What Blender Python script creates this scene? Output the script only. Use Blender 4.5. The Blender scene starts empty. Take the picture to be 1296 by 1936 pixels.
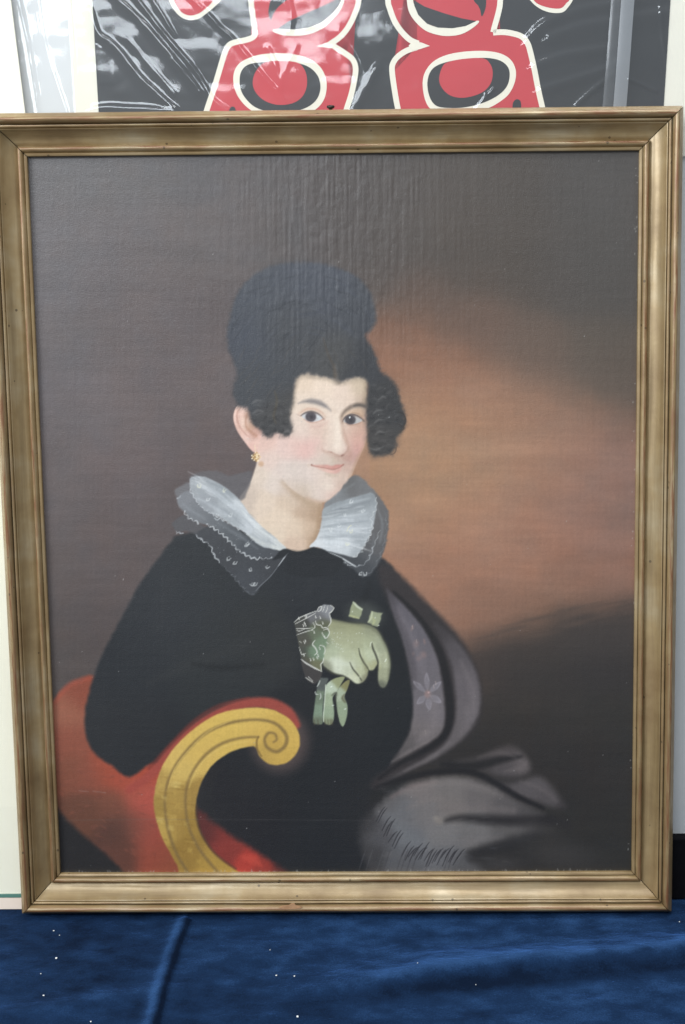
import bpy, bmesh, math, random
import numpy as np
from mathutils import Matrix, Vector

random.seed(7)
rng = np.random.default_rng(11)
scene = bpy.context.scene
COL = scene.collection

# ------------------------------------------------------------------ camera
F_PX, CX, CY = 2500.0, 648.0, 968.0            # focal length and centre in photograph pixels
PAINT_GAIN = 0.95                              # artist colour to reflectance
SIGHT_W, SIGHT_H = 0.62, 0.76024               # visible canvas, metres
FW = 0.0415                                    # width of the frame moulding
LIP = 0.020                                    # sight edge above the back of the frame
LEAN = math.radians(8.0)                       # painting leans back


def rodrigues(r):
    r = np.array(r, float)
    th = np.linalg.norm(r)
    k = r / th
    K = np.array([[0, -k[2], k[1]], [k[2], 0, -k[0]], [-k[1], k[0], 0]])
    return np.eye(3) + math.sin(th) * K + (1 - math.cos(th)) * K @ K


RC = rodrigues((0.12714, 0.01919, -0.01284))
TC = np.array([-0.00429, 0.01431, 1.38466])
U = np.array([1.0, 0, 0])
V = np.array([0, math.sin(LEAN), math.cos(LEAN)])
N = np.array([0, -math.cos(LEAN), math.sin(LEAN)])
ORG = V * (FW + SIGHT_H / 2) + N * LIP          # centre of the sight plane in the world
LB = np.stack([U, -V, -N], 1)                   # columns: (u, -v, -w) axes in world
CW = LB @ RC.T                                  # camera axes (right, down, forward) in world
CAM = ORG + LB @ (-RC.T @ TC)

cam_data = bpy.data.cameras.new('camera')
cam_data.sensor_fit = 'VERTICAL'
cam_data.sensor_height = 24.0
cam_data.lens = 24.0 * F_PX / 1936.0
cam_data.clip_start = 0.05
cam_data.clip_end = 50
cam = bpy.data.objects.new('camera', cam_data)
COL.objects.link(cam)
M = Matrix.Identity(4)
for i in range(3):
    M[i][0] = CW[i, 0]
    M[i][1] = -CW[i, 1]
    M[i][2] = -CW[i, 2]
    M[i][3] = CAM[i]
cam.matrix_world = M
scene.camera = cam

# ------------------------------------------------------------------ light (indoor: window light from upper left, soft room)
world = bpy.data.worlds.new('World')
scene.world = world
world.use_nodes = True
bg = world.node_tree.nodes['Background']
bg.inputs[0].default_value = (0.86, 0.93, 1.0, 1)
bg.inputs[1].default_value = 0.32


def area(name, loc, target, sx, sy, power, colour):
    d = bpy.data.lights.new(name, 'AREA')
    d.shape = 'RECTANGLE'
    d.size, d.size_y = sx, sy
    d.energy = power
    d.color = colour
    o = bpy.data.objects.new(name, d)
    COL.objects.link(o)
    o.location = loc
    o.rotation_euler = (Vector(target) - Vector(loc)).to_track_quat('-Z', 'Y').to_euler()
    return o


area('window_light', (-2.35, -1.55, 1.9), (0, 0.05, 0.5), 1.5, 1.5, 86, (0.95, 0.98, 1.0))
area('far_window_light', (-0.8, -2.55, 2.5), (0, 0.1, 0.8), 1.7, 0.75, 48, (0.86, 0.93, 1.0))
area('overhead_fill', (0.4, -0.55, 2.6), (0, -0.1, 0.2), 1.3, 0.9, 30, (0.97, 0.98, 1.0))  # added unseen fill from above, brightens lower rail and right strip

scene.view_settings.view_transform = 'Standard'
scene.view_settings.look = 'None'
scene.view_settings.exposure = 0.0
scene.view_settings.gamma = 1.0
scene.render.engine = 'CYCLES'


# ------------------------------------------------------------------ helpers
def lin(c):
    c = np.asarray(c, float) / 255.0
    return np.where(c <= 0.04045, c / 12.92, ((c + 0.055) / 1.055) ** 2.4)


def rgba(c, k=1.0):
    v = lin(c) * k
    return (float(v[0]), float(v[1]), float(v[2]), 1.0)


def px_dir(x, y):
    return CW @ np.array([(x - CX) / F_PX, (y - CY) / F_PX, 1.0])


def px_plane(x, y, p0, n):
    d = px_dir(x, y)
    t = np.dot(np.asarray(p0) - CAM, n) / np.dot(d, n)
    return CAM + d * t


def px_ground(x, y, z=0.0):
    return px_plane(x, y, (0, 0, z), np.array([0, 0, 1.0]))


def project(Pw):
    C = (np.asarray(Pw) - CAM) @ CW
    return C[..., 0] / C[..., 2] * F_PX + CX, C[..., 1] / C[..., 2] * F_PX + CY


def tag(o, label=None, cat=None, group=None, kind=None):
    if label:
        o['label'] = label
    if cat:
        o['category'] = cat
    if group:
        o['group'] = group
    if kind:
        o['kind'] = kind
    return o


def empty(name, loc=(0, 0, 0), rot=(0, 0, 0)):
    o = bpy.data.objects.new(name, None)
    COL.objects.link(o)
    o.location = loc
    o.rotation_euler = rot
    o.empty_display_size = 0.05
    return o


def mesh_obj(name, verts, faces, mat, parent=None, smooth=False, mats=None, midx=None):
    me = bpy.data.meshes.new(name)
    me.from_pydata([tuple(map(float, v)) for v in verts], [], [tuple(f) for f in faces])
    if mats:
        for m in mats:
            me.materials.append(m)
        me.polygons.foreach_set('material_index', midx)
    else:
        me.materials.append(mat)
    me.polygons.foreach_set('use_smooth', [smooth] * len(me.polygons))
    me.update()
    o = bpy.data.objects.new(name, me)
    COL.objects.link(o)
    o.parent = parent
    return o


def grid_mesh(name, P, mat, parent=None):
    """P: (ny, nx, 3) array -> one smooth quad sheet"""
    ny, nx = P.shape[:2]
    me = bpy.data.meshes.new(name)
    nv, nf = ny * nx, (ny - 1) * (nx - 1)
    me.vertices.add(nv)
    me.vertices.foreach_set('co', P.reshape(-1).astype(np.float32))
    idx = np.arange(nv, dtype=np.int32).reshape(ny, nx)
    q = np.stack([idx[:-1, :-1], idx[:-1, 1:], idx[1:, 1:], idx[1:, :-1]], -1).reshape(-1)
    me.loops.add(nf * 4)
    me.loops.foreach_set('vertex_index', q)
    me.polygons.add(nf)
    me.polygons.foreach_set('loop_start', np.arange(nf, dtype=np.int32) * 4)
    me.polygons.foreach_set('use_smooth', np.ones(nf, dtype=bool))
    me.materials.append(mat)
    me.update(calc_edges=True)
    o = bpy.data.objects.new(name, me)
    COL.objects.link(o)
    o.parent = parent
    return o


def box_obj(name, lo, hi, mat, parent=None, bevel=0.0):
    bm = bmesh.new()
    bmesh.ops.create_cube(bm, size=1)
    lo, hi = Vector(lo), Vector(hi)
    for v in bm.verts:
        v.co = Vector((lo[i] + (v.co[i] + 0.5) * (hi[i] - lo[i]) for i in range(3)))
    if bevel:
        bmesh.ops.bevel(bm, geom=bm.edges[:], offset=bevel, segments=2, affect='EDGES', profile=0.5)
    me = bpy.data.meshes.new(name)
    bm.to_mesh(me)
    bm.free()
    me.materials.append(mat)
    o = bpy.data.objects.new(name, me)
    COL.objects.link(o)
    o.parent = parent
    return o


def catmull(pts, closed, sub=4):
    P = np.asarray(pts, float)
    n = len(P)
    if n < 3:
        return P
    out = []
    rngn = range(n) if closed else range(n - 1)
    for i in rngn:
        if closed:
            a, b, c, d = P[(i - 1) % n], P[i], P[(i + 1) % n], P[(i + 2) % n]
        else:
            a, b, c, d = P[max(i - 1, 0)], P[i], P[i + 1], P[min(i + 2, n - 1)]
        for s in range(sub):
            t = s / sub
            out.append(0.5 * (2 * b + (c - a) * t + (2 * a - 5 * b + 4 * c - d) * t * t + (3 * b - a - 3 * c + d) * t ** 3))
    if not closed:
        out.append(P[-1])
    return np.array(out)


class NT:
    """small node-tree helper"""
    def __init__(self, name):
        self.m = bpy.data.materials.new(name)
        self.m.use_nodes = True
        self.t = self.m.node_tree
        self.b = self.t.nodes['Principled BSDF']
        self.out = self.t.nodes['Material Output']

    def n(self, typ, **kw):
        nd = self.t.nodes.new(typ)
        for k, v in kw.items():
            setattr(nd, k, v)
        return nd

    def l(self, a, b):
        self.t.links.new(a, b)

    def coord(self, scale=(1, 1, 1), kind='Object'):
        tc = self.n('ShaderNodeTexCoord')
        mp = self.n('ShaderNodeMapping')
        mp.inputs['Scale'].default_value = scale
        self.l(tc.outputs[kind], mp.inputs['Vector'])
        return mp.outputs['Vector']

    def noise(self, scale, detail=3, rough=0.55, vec=None, vscale=(1, 1, 1)):
        nd = self.n('ShaderNodeTexNoise')
        nd.inputs['Scale'].default_value = scale
        nd.inputs['Detail'].default_value = detail
        nd.inputs['Roughness'].default_value = rough
        self.l(vec if vec is not None else self.coord(vscale), nd.inputs['Vector'])
        return nd.outputs['Fac']

    def ramp(self, fac, stops):
        r = self.n('ShaderNodeValToRGB')
        e = r.color_ramp.elements
        while len(e) < len(stops):
            e.new(0.5)
        for el, (p, c) in zip(e, stops):
            el.position = p
            el.color = c
        self.l(fac, r.inputs['Fac'])
        return r.outputs['Color']

    def mix(self, fac, a, b, blend='MIX'):
        m = self.n('ShaderNodeMix', data_type='RGBA', blend_type=blend)
        if isinstance(fac, (int, float)):
            m.inputs[0].default_value = fac
        else:
            self.l(fac, m.inputs[0])
        for s, v in ((6, a), (7, b)):
            if isinstance(v, tuple):
                m.inputs[s].default_value = v
            else:
                self.l(v, m.inputs[s])
        return m.outputs[2]

    def math(self, op, a, b=0.0):
        m = self.n('ShaderNodeMath', operation=op)
        for i, v in enumerate((a, b)):
            if isinstance(v, (int, float)):
                m.inputs[i].default_value = v
            else:
                self.l(v, m.inputs[i])
        return m.outputs[0]

    def bump(self, h, strength, dist, normal=None):
        b = self.n('ShaderNodeBump')
        b.inputs['Strength'].default_value = strength
        b.inputs['Distance'].default_value = dist
        self.l(h, b.inputs['Height'])
        if normal is not None:
            self.l(normal, b.inputs['Normal'])
        return b.outputs['Normal']

    def set(self, **kw):
        names = dict(base='Base Color', rough='Roughness', metal='Metallic', spec='Specular IOR Level', normal='Normal',
                     sheen='Sheen Weight', sheen_r='Sheen Roughness', sheen_t='Sheen Tint', coat='Coat Weight', coat_r='Coat Roughness')
        for k, v in kw.items():
            s = self.b.inputs[names[k]]
            if isinstance(v, (int, float, tuple)):
                s.default_value = v
            else:
                self.l(v, s)
        return self.m


BLACKW = [(0.0, (0, 0, 0, 1)), (1.0, (1, 1, 1, 1))]


# ------------------------------------------------------------------ materials
def mat_velvet():
    t = NT('blue_velvet')
    big = t.noise(5.5, 4, 0.6)
    mid = t.noise(30, 5, 0.65, vscale=(0.8, 1.7, 1))
    fine = t.noise(620, 3, 0.75)
    k = t.math('ADD', t.math('MULTIPLY', big, 0.5), t.math('MULTIPLY', mid, 0.5))
    k = t.math('ADD', t.math('MULTIPLY', k, 0.62), t.math('MULTIPLY', fine, 0.38))
    at = t.n('ShaderNodeAttribute', attribute_name='nap_shade')
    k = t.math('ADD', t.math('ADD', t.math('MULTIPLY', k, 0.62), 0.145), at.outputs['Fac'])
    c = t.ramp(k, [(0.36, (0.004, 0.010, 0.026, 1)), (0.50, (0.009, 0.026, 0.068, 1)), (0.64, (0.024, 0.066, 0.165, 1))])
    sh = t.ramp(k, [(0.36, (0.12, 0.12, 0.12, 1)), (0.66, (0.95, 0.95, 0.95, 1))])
    nb = t.bump(mid, 0.55, 0.006)
    nb = t.bump(fine, 0.5, 0.0012, nb)
    return t.set(base=c, rough=0.95, spec=0.05, sheen=sh, sheen_r=0.30, sheen_t=(0.08, 0.22, 0.62, 1), normal=nb)


def mat_gilt():
    t = NT('aged_gilt_paint')
    at = t.n('ShaderNodeAttribute', attribute_name='run')          # along / across the moulding
    sep = t.n('ShaderNodeSeparateXYZ')
    t.l(at.outputs['Vector'], sep.inputs[0])
    mp = t.n('ShaderNodeMapping')
    mp.inputs['Scale'].default_value = (7, 150, 1)
    t.l(at.outputs['Vector'], mp.inputs['Vector'])
    streak = t.noise(1.0, 4, 0.6, vec=mp.outputs['Vector'])
    blot = t.noise(16, 4, 0.6)
    c = t.ramp(blot, [(0.30, (0.23, 0.150, 0.066, 1)), (0.52, (0.335, 0.238, 0.115, 1)), (0.72, (0.42, 0.335, 0.205, 1))])
    c = t.mix(t.ramp(streak, [(0.44, (0, 0, 0, 1)), (0.72, (0.6, 0.6, 0.6, 1))]), c, (0.15, 0.10, 0.042, 1))
    # rubbed ridges: wear attribute marks crests, noise breaks it up; reddish ground shows through
    wr = t.n('ShaderNodeAttribute', attribute_name='wear')
    mp2 = t.n('ShaderNodeMapping')
    mp2.inputs['Scale'].default_value = (26, 500, 1)
    t.l(at.outputs['Vector'], mp2.inputs['Vector'])
    br = t.noise(1.0, 5, 0.65, vec=mp2.outputs['Vector'])
    w = t.math('MULTIPLY', wr.outputs['Fac'], t.ramp(br, [(0.42, (0, 0, 0, 1)), (0.60, (1, 1, 1, 1))]))
    c = t.mix(w, c, (0.20, 0.082, 0.034, 1))
    # specks of dirt
    vo = t.n('ShaderNodeTexVoronoi')
    vo.inputs['Scale'].default_value = 95
    t.l(t.coord(), vo.inputs['Vector'])
    pick = t.noise(40, 1, 0.5)
    sp = t.math('MULTIPLY', t.math('LESS_THAN', vo.outputs['Distance'], 0.13), t.math('GREATER_THAN', pick, 0.58))
    c = t.mix(t.math('MULTIPLY', sp, 0.7), c, (0.06, 0.04, 0.02, 1))
    r = t.ramp(blot, [(0.3, (0.46, 0.46, 0.46, 1)), (0.7, (0.33, 0.33, 0.33, 1))])
    nb = t.bump(streak, 0.18, 0.0006)
    nb = t.bump(t.noise(260, 3), 0.14, 0.0006, nb)
    return t.set(base=c, rough=r, metal=0.22, spec=0.75, normal=nb)


def mat_plain(name, col, rough=0.6, spec=0.3, var=0.10, scale=12, bump=0.0):
    t = NT(name)
    n = t.noise(scale, 4, 0.6)
    a = tuple(float(x * (1 - var)) for x in col) + (1,)
    b = tuple(float(min(1, x * (1 + var))) for x in col) + (1,)
    c = t.ramp(n, [(0.3, a), (0.7, b)])
    t.set(base=c, rough=rough, spec=spec)
    if bump:
        t.set(normal=t.bump(t.noise(400, 3), bump, 0.0005))
    return t.m


def mat_canvas():
    t = NT('oil_on_canvas')
    at = t.n('ShaderNodeAttribute', attribute_name='Col')
    weft = t.noise(1.0, 3, 0.6, vscale=(240, 1500, 1))
    warp = t.noise(1.0, 3, 0.6, vscale=(1500, 240, 1))
    weave = t.math('ADD', weft, warp)
    k = t.ramp(t.math('MULTIPLY', weave, 0.5), [(0.30, (0.94, 0.94, 0.94, 1)), (0.70, (1.06, 1.06, 1.06, 1))])
    c = t.mix(1.0, at.outputs['Color'], k, 'MULTIPLY')
    nb = t.bump(weave, 0.30, 0.0006)
    patch = t.noise(7, 3, 0.6)
    r = t.ramp(patch, [(0.3, (0.36, 0.36, 0.36, 1)), (0.7, (0.46, 0.46, 0.46, 1))])
    return t.set(base=c, rough=r, spec=0.62, normal=nb)


def mat_plastic(name, haze, rough, tint=(1, 1, 1, 1)):
    t = NT(name)
    t.t.nodes.remove(t.b)
    tr = t.n('ShaderNodeBsdfTransparent')
    tr.inputs[0].default_value = tint
    gl = t.n('ShaderNodeBsdfGlossy')
    gl.inputs['Roughness'].default_value = rough
    gl.inputs['Color'].default_value = (1, 1, 1, 1)
    fr = t.n('ShaderNodeFresnel')
    ge = t.n('ShaderNodeNewGeometry')              # thin film: both faces reflect alike
    t.l(t.math('ADD', 1.55, t.math('MULTIPLY', ge.outputs['Backfacing'], 1 / 1.55 - 1.55)), fr.inputs['IOR'])
    mx = t.n('ShaderNodeMixShader')
    t.l(fr.outputs[0], mx.inputs[0])
    t.l(tr.outputs[0], mx.inputs[1])
    t.l(gl.outputs[0], mx.inputs[2])
    df = t.n('ShaderNodeBsdfDiffuse')
    df.inputs[0].default_value = (0.75, 0.8, 0.85, 1)
    m2 = t.n('ShaderNodeMixShader')
    m2.inputs[0].default_value = haze
    t.l(mx.outputs[0], m2.inputs[1])
    t.l(df.outputs[0], m2.inputs[2])
    t.l(m2.outputs[0], t.out.inputs['Surface'])
    return t.m


M_VELVET = mat_velvet()
M_GILT = mat_gilt()
M_CANVAS = mat_canvas()
M_RED = mat_plain('red_ink', (0.46, 0.028, 0.038), 0.55, 0.3, 0.05)
M_BLACKINK = mat_plain('black_ink', (0.010, 0.011, 0.012), 0.5, 0.3, 0.1)
M_WHITEINK = mat_plain('cream_paper', (0.72, 0.69, 0.58), 0.7, 0.2, 0.03)
M_MAT = mat_plain('cream_mat_board', (0.70, 0.68, 0.585), 0.85, 0.15, 0.03, 6, 0.1)
M_MATB = mat_plain('pale_cream_mat', (0.88, 0.86, 0.745), 0.85, 0.15, 0.03, 6, 0.1)
M_BACK = mat_plain('white_backing_board', (0.55, 0.565, 0.565), 0.85, 0.15, 0.03, 5, 0.1)
M_SLEEVE = mat_plastic('clear_plastic_sleeve', 0.05, 0.10)  # diffuse haze lays an even veil in place of glare
M_SEAM = mat_plastic('sleeve_seam_tape', 0.20, 0.22)
M_FOLD = mat_plastic('sleeve_overlap_film', 0.05, 0.2)
M_BLACKCLOTH = mat_plain('black_cloth', (0.006, 0.006, 0.008), 0.95, 0.1, 0.2, 60, 0.4)
M_SCREW = NT('dark_steel').set(base=(0.05, 0.045, 0.04, 1), rough=0.45, metal=0.8)
M_LINT = mat_plain('white_lint', (0.8, 0.8, 0.78), 0.9, 0.1)
M_GLASS_EDGE = NT('green_glass_edge').set(base=(0.10, 0.22, 0.18, 1), rough=0.15, spec=0.6)
M_PINKBOARD = mat_plain('pale_pink_card', (0.78, 0.66, 0.56), 0.8, 0.2, 0.04)
M_CHIP = mat_plain('bare_gesso', (0.42, 0.24, 0.13), 0.85, 0.15, 0.15, 200)
M_GLASS = mat_plastic('picture_glass', 0.0, 0.02, (1.0, 1.0, 0.99, 1))

# ------------------------------------------------------------------ velvet table cover
def dist_poly(X, Y, pts):
    d = np.full(X.shape, 1e9)
    s = np.zeros(X.shape)
    tot = 0.0
    for (x0, y0), (x1, y1) in zip(pts[:-1], pts[1:]):
        dx, dy = x1 - x0, y1 - y0
        L = dx * dx + dy * dy
        t = np.clip(((X - x0) * dx + (Y - y0) * dy) / L, 0, 1)
        px, py = x0 + t * dx, y0 + t * dy
        dd = np.hypot(X - px, Y - py)
        side = np.sign((X - x0) * dy - (Y - y0) * dx)
        m = dd < np.abs(d)
        d = np.where(m, dd * np.where(side == 0, 1, side), d)
    return d                                    # signed by side


def vnoise(X, Y, sx, sy, seed, octs=3):
    out = np.zeros(X.shape)
    amp, tot = 1.0, 0.0
    for o in range(octs):
        g = np.random.default_rng(seed + o * 17).random((64, 64))
        x, y = X / sx * 2 ** o, Y / sy * 2 ** o
        xi, yi = np.floor(x).astype(int), np.floor(y).astype(int)
        fx, fy = x - xi, y - yi
        fx, fy = fx * fx * (3 - 2 * fx), fy * fy * (3 - 2 * fy)
        a, b = g[yi % 64, xi % 64], g[yi % 64, (xi + 1) % 64]
        c, d = g[(yi + 1) % 64, xi % 64], g[(yi + 1) % 64, (xi + 1) % 64]
        out += amp * ((a * (1 - fx) + b * fx) * (1 - fy) + (c * (1 - fx) + d * fx) * fy)
        tot += amp
        amp *= 0.5
    return out / tot - 0.5                      # -0.5 .. 0.5


def ground_line(pts):
    return [tuple(px_ground(x, y)[:2]) for x, y in pts]


xs = np.linspace(-0.85, 0.85, 800)
ys = np.linspace(-0.62, 0.42, 480)
GX, GY = np.meshgrid(xs, ys)
Z = np.zeros(GX.shape)
free = np.clip((-GY - 0.022) / 0.05, 0, 1)       # flat where things stand on it
Z += free * 0.010 * vnoise(GX, GY, 0.16, 0.10, 3)
Z += free * 0.0030 * vnoise(GX, GY, 0.035, 0.02, 5)
seam = dist_poly(GX, GY, ground_line([(352, 1742), (330, 1800), (312, 1860), (292, 1930), (275, 1990)]))
edge = np.clip((-GY - 0.006) / 0.03, 0, 1)
Z += edge * 0.0045 * np.where(seam > 0, np.exp(-(seam / 0.011) ** 2), np.exp(-(seam / 0.005) ** 2))
fold = dist_poly(GX, GY, ground_line([(560, 1872), (760, 1852), (900, 1830), (1100, 1818), (1400, 1796)]))
Z += free * 0.012 * np.where(fold > 0, np.exp(-(fold / 0.014) ** 2), np.exp(-(fold / 0.030) ** 2)) * np.clip((GX + 0.12) / 0.2, 0, 1)
fold2 = dist_poly(GX, GY, ground_line([(-60, 1925), (120, 1905), (240, 1880), (330, 1876)]))
Z += free * 0.004 * np.exp(-(fold2 / 0.014) ** 2)
Z -= 0.0006
# pile brushed in patches; light and shade of seam and folds painted into colour
NAP_SHADE = 0.12 * edge * np.exp(-((seam - 0.007) / 0.0055) ** 2) - 0.15 * edge * np.exp(-((seam + 0.003) / 0.0028) ** 2)
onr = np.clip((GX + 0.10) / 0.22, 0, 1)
NAP_SHADE += onr * (0.11 * np.exp(-((fold + 0.006) / 0.011) ** 2) - 0.13 * np.exp(-((fold - 0.020) / 0.014) ** 2))
NAP_SHADE += 0.07 * np.exp(-(fold2 / 0.012) ** 2)
NAP_SHADE += 0.10 * vnoise(GX + 0.3 * GY, GY, 0.14, 0.055, 61, 3) + 0.16 * vnoise(GX, GY, 0.022, 0.013, 71, 4)
NAP_SHADE += 0.07 * np.clip((GX + 0.3) / 0.7, -0.3, 0.6)
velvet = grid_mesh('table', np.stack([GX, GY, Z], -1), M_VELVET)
velvet.data.attributes.new('nap_shade', 'FLOAT', 'POINT').data.foreach_set('value', NAP_SHADE.astype(np.float32).reshape(-1))
tag(velvet, 'table top covered with rumpled dark blue velvet under the framed portrait', kind='structure')

# ------------------------------------------------------------------ framed painting
painting = empty('framed_painting', (0, 0, 0), (0, 0, 0))
painting.matrix_world = Matrix(((U[0], V[0], N[0], 0), (U[1], V[1], N[1], 0), (U[2], V[2], N[2], 0), (0, 0, 0, 1)))
tag(painting, 'portrait of a seated lady in a black dress in a gilt wooden frame', 'painting')


def px_local(x, y, w):
    """photo pixel -> (u, v) on the plane w of the painting"""
    P = px_plane(x, y, N * w, N)
    return np.array([np.dot(P, U), np.dot(P, V)])


# sight corners, slightly out of square as old frames are
quad = [px_local(51, 295.5, LIP), px_local(1210, 283.5, LIP), px_local(1195.5, 1649, LIP), px_local(113.5, 1652.5, LIP)]   # TL TR BR BL
cen = sum(quad) / 4


def inset(s):
    """quad offset outward by s"""
    lines = []
    for i in range(4):
        a, b = quad[i], quad[(i + 1) % 4]
        d = (b - a) / np.linalg.norm(b - a)
        n = np.array([-d[1], d[0]])
        if np.dot(n, (a + b) / 2 - cen) < 0:
            n = -n
        lines.append((a + n * s, d))
    out = []
    for i in range(4):
        (p, d), (q, e) = lines[i - 1], lines[i]
        t = np.linalg.solve(np.array([d, -e]).T, q - p)[0]
        out.append(p + d * t)
    return out


PROFILE = [  # (distance out from the sight edge mm, height over the lip mm, wear)
    (0.0, -6.0, 0), (0.0, -0.3, 0), (0.3, 0.0, 0.2), (2.6, 0.5, 0.2), (2.9, -0.6, 0), (3.3, -1.2, 0), (3.8, 0.0, 0), (4.6, 1.8, 0.2),
    (5.8, 2.8, 0.5), (7.2, 3.1, 0.9), (8.4, 2.6, 1.0), (9.2, 1.4, 0.8), (9.5, -1.2, 0), (9.8, -2.6, 0), (10.6, -2.4, 0),
    (12.0, -0.6, 0), (14.0, 0.1, 0), (16.0, 1.1, 0), (18.0, 2.5, 0), (20.0, 4.4, 0), (22.0, 6.8, 0), (23.4, 8.9, 0), (24.3, 10.6, 0),
    (24.8, 11.6, 0.1), (25.3, 11.8, 0.2), (25.5, 9.4, 0), (26.0, 9.0, 0), (26.4, 10.8, 0), (26.9, 12.2, 0.2), (27.8, 12.8, 0.5),
    (28.7, 12.6, 0.4), (29.2, 10.6, 0), (29.5, 8.6, 0), (30.1, 8.8, 0), (30.4, 12.6, 0.1), (31.3, 15.2, 0.4), (33.2, 16.9, 1.0),
    (34.8, 17.1, 1.0), (36.2, 16.2, 0.7), (37.0, 14.8, 0.3), (37.4, 14.0, 0), (39.4, 11.4, 0.2), (41.0, 8.4, 0.3), (41.5, 6.8, 0.5), (41.5, -19.7, 0)]
NSEG = 60
rings = [inset(s / 1000) for s, h, w in PROFILE]


def rail(i):
    j = (i + 1) % 4
    verts, faces, run, wear = [], [], [], []
    L = np.linalg.norm(quad[j] - quad[i])
    m = len(PROFILE)
    gap = 0.0005                                # hairline open mitre
    for k in range(NSEG + 1):
        f = k / NSEG
        for q, (s, h, w) in enumerate(PROFILE):
            a, b = rings[q][i], rings[q][j]
            d = (b - a) / np.linalg.norm(b - a)
            a2, b2 = a + d * gap, b - d * gap
            p = a2 + (b2 - a2) * f
            # hand-worked wood: slight unevenness
            wob = 0.00022 * math.sin(f * L * 37 + i * 2.1 + s * 0.31) + 0.00014 * math.sin(f * L * 121 + s * 0.9 + i)
            hh = LIP + h / 1000 + (wob if -5 < h and s < 41.2 else 0)
            verts.append((p[0], p[1], hh))
            run.append((f * L + i * 3.7, s / 1000, 0))
            wear.append(w)
    for k in range(NSEG):
        for q in range(m - 1):
            a = k * m + q
            faces.append((a, a + m, a + m + 1, a + 1))
    faces.append(tuple(range(m)))
    faces.append(tuple(NSEG * m + q for q in reversed(range(m))))
    back = [(k * m, k * m + m - 1, (k + 1) * m + m - 1, (k + 1) * m) for k in range(NSEG)]
    faces += back
    o = mesh_obj('rail', verts, faces, M_GILT, painting, smooth=True)
    me = o.data
    bm = bmesh.new()
    bm.from_mesh(me)
    bmesh.ops.recalc_face_normals(bm, faces=bm.faces[:])
    for e in bm.edges:
        if len(e.link_faces) == 2 and e.calc_face_angle(0) > math.radians(50):
            e.smooth = False
    bm.to_mesh(me)
    bm.free()
    me.attributes.new('run', 'FLOAT_VECTOR', 'POINT').data.foreach_set('vector', np.array(run, np.float32).reshape(-1))
    me.attributes.new('wear', 'FLOAT', 'POINT').data.foreach_set('value', np.array(wear, np.float32))
    return o


for i in range(4):
    r = rail(i)
    if i == 2:
        bottom_rail = r
    if i == 0:
        top_rail = r

# chip in the lower outer bead
cp = []
for x, y in ((527, 1716), (536, 1712.5), (546, 1712), (551, 1708.5), (557, 1708), (560, 1712), (568, 1713.5), (572, 1716), (560, 1718), (540, 1718.5)):
    q = px_local(x, y, LIP + 0.0168)
    cp.append((q[0], q[1], LIP + 0.0172))
cp += [(x, y, z - 0.0012) for x, y, z in cp]
n_ = len(cp) // 2
mesh_obj('chip', cp, [tuple(range(n_))] + [(k, (k + 1) % n_, n_ + (k + 1) % n_, n_ + k) for k in range(n_)], M_CHIP, bottom_rail)

# hanging screw sticking up behind the top rail
def lathe(prof, seg=16):
    v, f = [], []
    for r, z in prof:
        for k in range(seg):
            a = 2 * math.pi * k / seg
            v.append((r * math.cos(a), r * math.sin(a), z))
    for i in range(len(prof) - 1):
        for k in range(seg):
            f.append((i * seg + k, i * seg + (k + 1) % seg, (i + 1) * seg + (k + 1) % seg, (i + 1) * seg + k))
    return v, f


v, f = lathe([(0.0002, 0.0060), (0.0034, 0.0056), (0.0042, 0.0042), (0.0036, 0.0030), (0.0018, 0.0024), (0.0017, -0.006), (0.0002, -0.006)])
sc = mesh_obj('hanging_screw', v, f, M_SCREW, painting, True)
q = px_local(626, 207, 0.006)
vt = rings[-1][0][1] + (rings[-1][1][1] - rings[-1][0][1]) * 0.5
sc.location = (q[0], vt + 0.001, 0.012)
sc.rotation_euler = (math.radians(-80), 0, 0)

# ------------------------------------------------------------------ the oil painting: colours laid on a fine canvas grid, stroke by stroke
NXC, NYC = 740, 880
CAN_W = LIP - 0.0045
mg = 0.004
us = np.linspace(min(q[0] for q in quad) - mg, max(q[0] for q in quad) + mg, NXC)
vs_ = np.linspace(min(q[1] for q in quad) - mg, max(q[1] for q in quad) + mg, NYC)
CU, CV = np.meshgrid(us, vs_)
PX, PY = project(CU[..., None] * U + CV[..., None] * V + CAN_W * N)
PX, PY = PX.astype(np.float32), PY.astype(np.float32)
rowlo, rowhi = PY.min(1), PY.max(1)
collo, colhi = PX.min(0), PX.max(0)
IMG = np.zeros((NYC, NXC, 3), np.float32)          # sRGB 0..255 as the artist's colour


def window(x0, y0, x1, y1):
    r = np.where((rowhi >= y0) & (rowlo <= y1))[0]
    c = np.where((colhi >= x0) & (collo <= x1))[0]
    if len(r) == 0 or len(c) == 0:
        return None
    return slice(r[0], r[-1] + 1), slice(c[0], c[-1] + 1)


def sdf_raw(X, Y, P):
    d2 = np.full(X.shape, 1e12, np.float32)
    ins = np.zeros(X.shape, bool)
    n = len(P)
    for k in range(n):
        x0, y0 = P[k]
        x1, y1 = P[(k + 1) % n]
        dx, dy = x1 - x0, y1 - y0
        L = dx * dx + dy * dy
        if L < 1e-9:
            continue
        t = np.clip(((X - x0) * dx + (Y - y0) * dy) / L, 0, 1)
        d2 = np.minimum(d2, (X - x0 - t * dx) ** 2 + (Y - y0 - t * dy) ** 2)
        if dy != 0:
            c = (y0 > Y) != (y1 > Y)
            ins ^= c & (X < (x1 - x0) * (Y - y0) / dy + x0)
    d = np.sqrt(d2)
    return np.where(ins, d, -d)                    # positive inside


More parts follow.
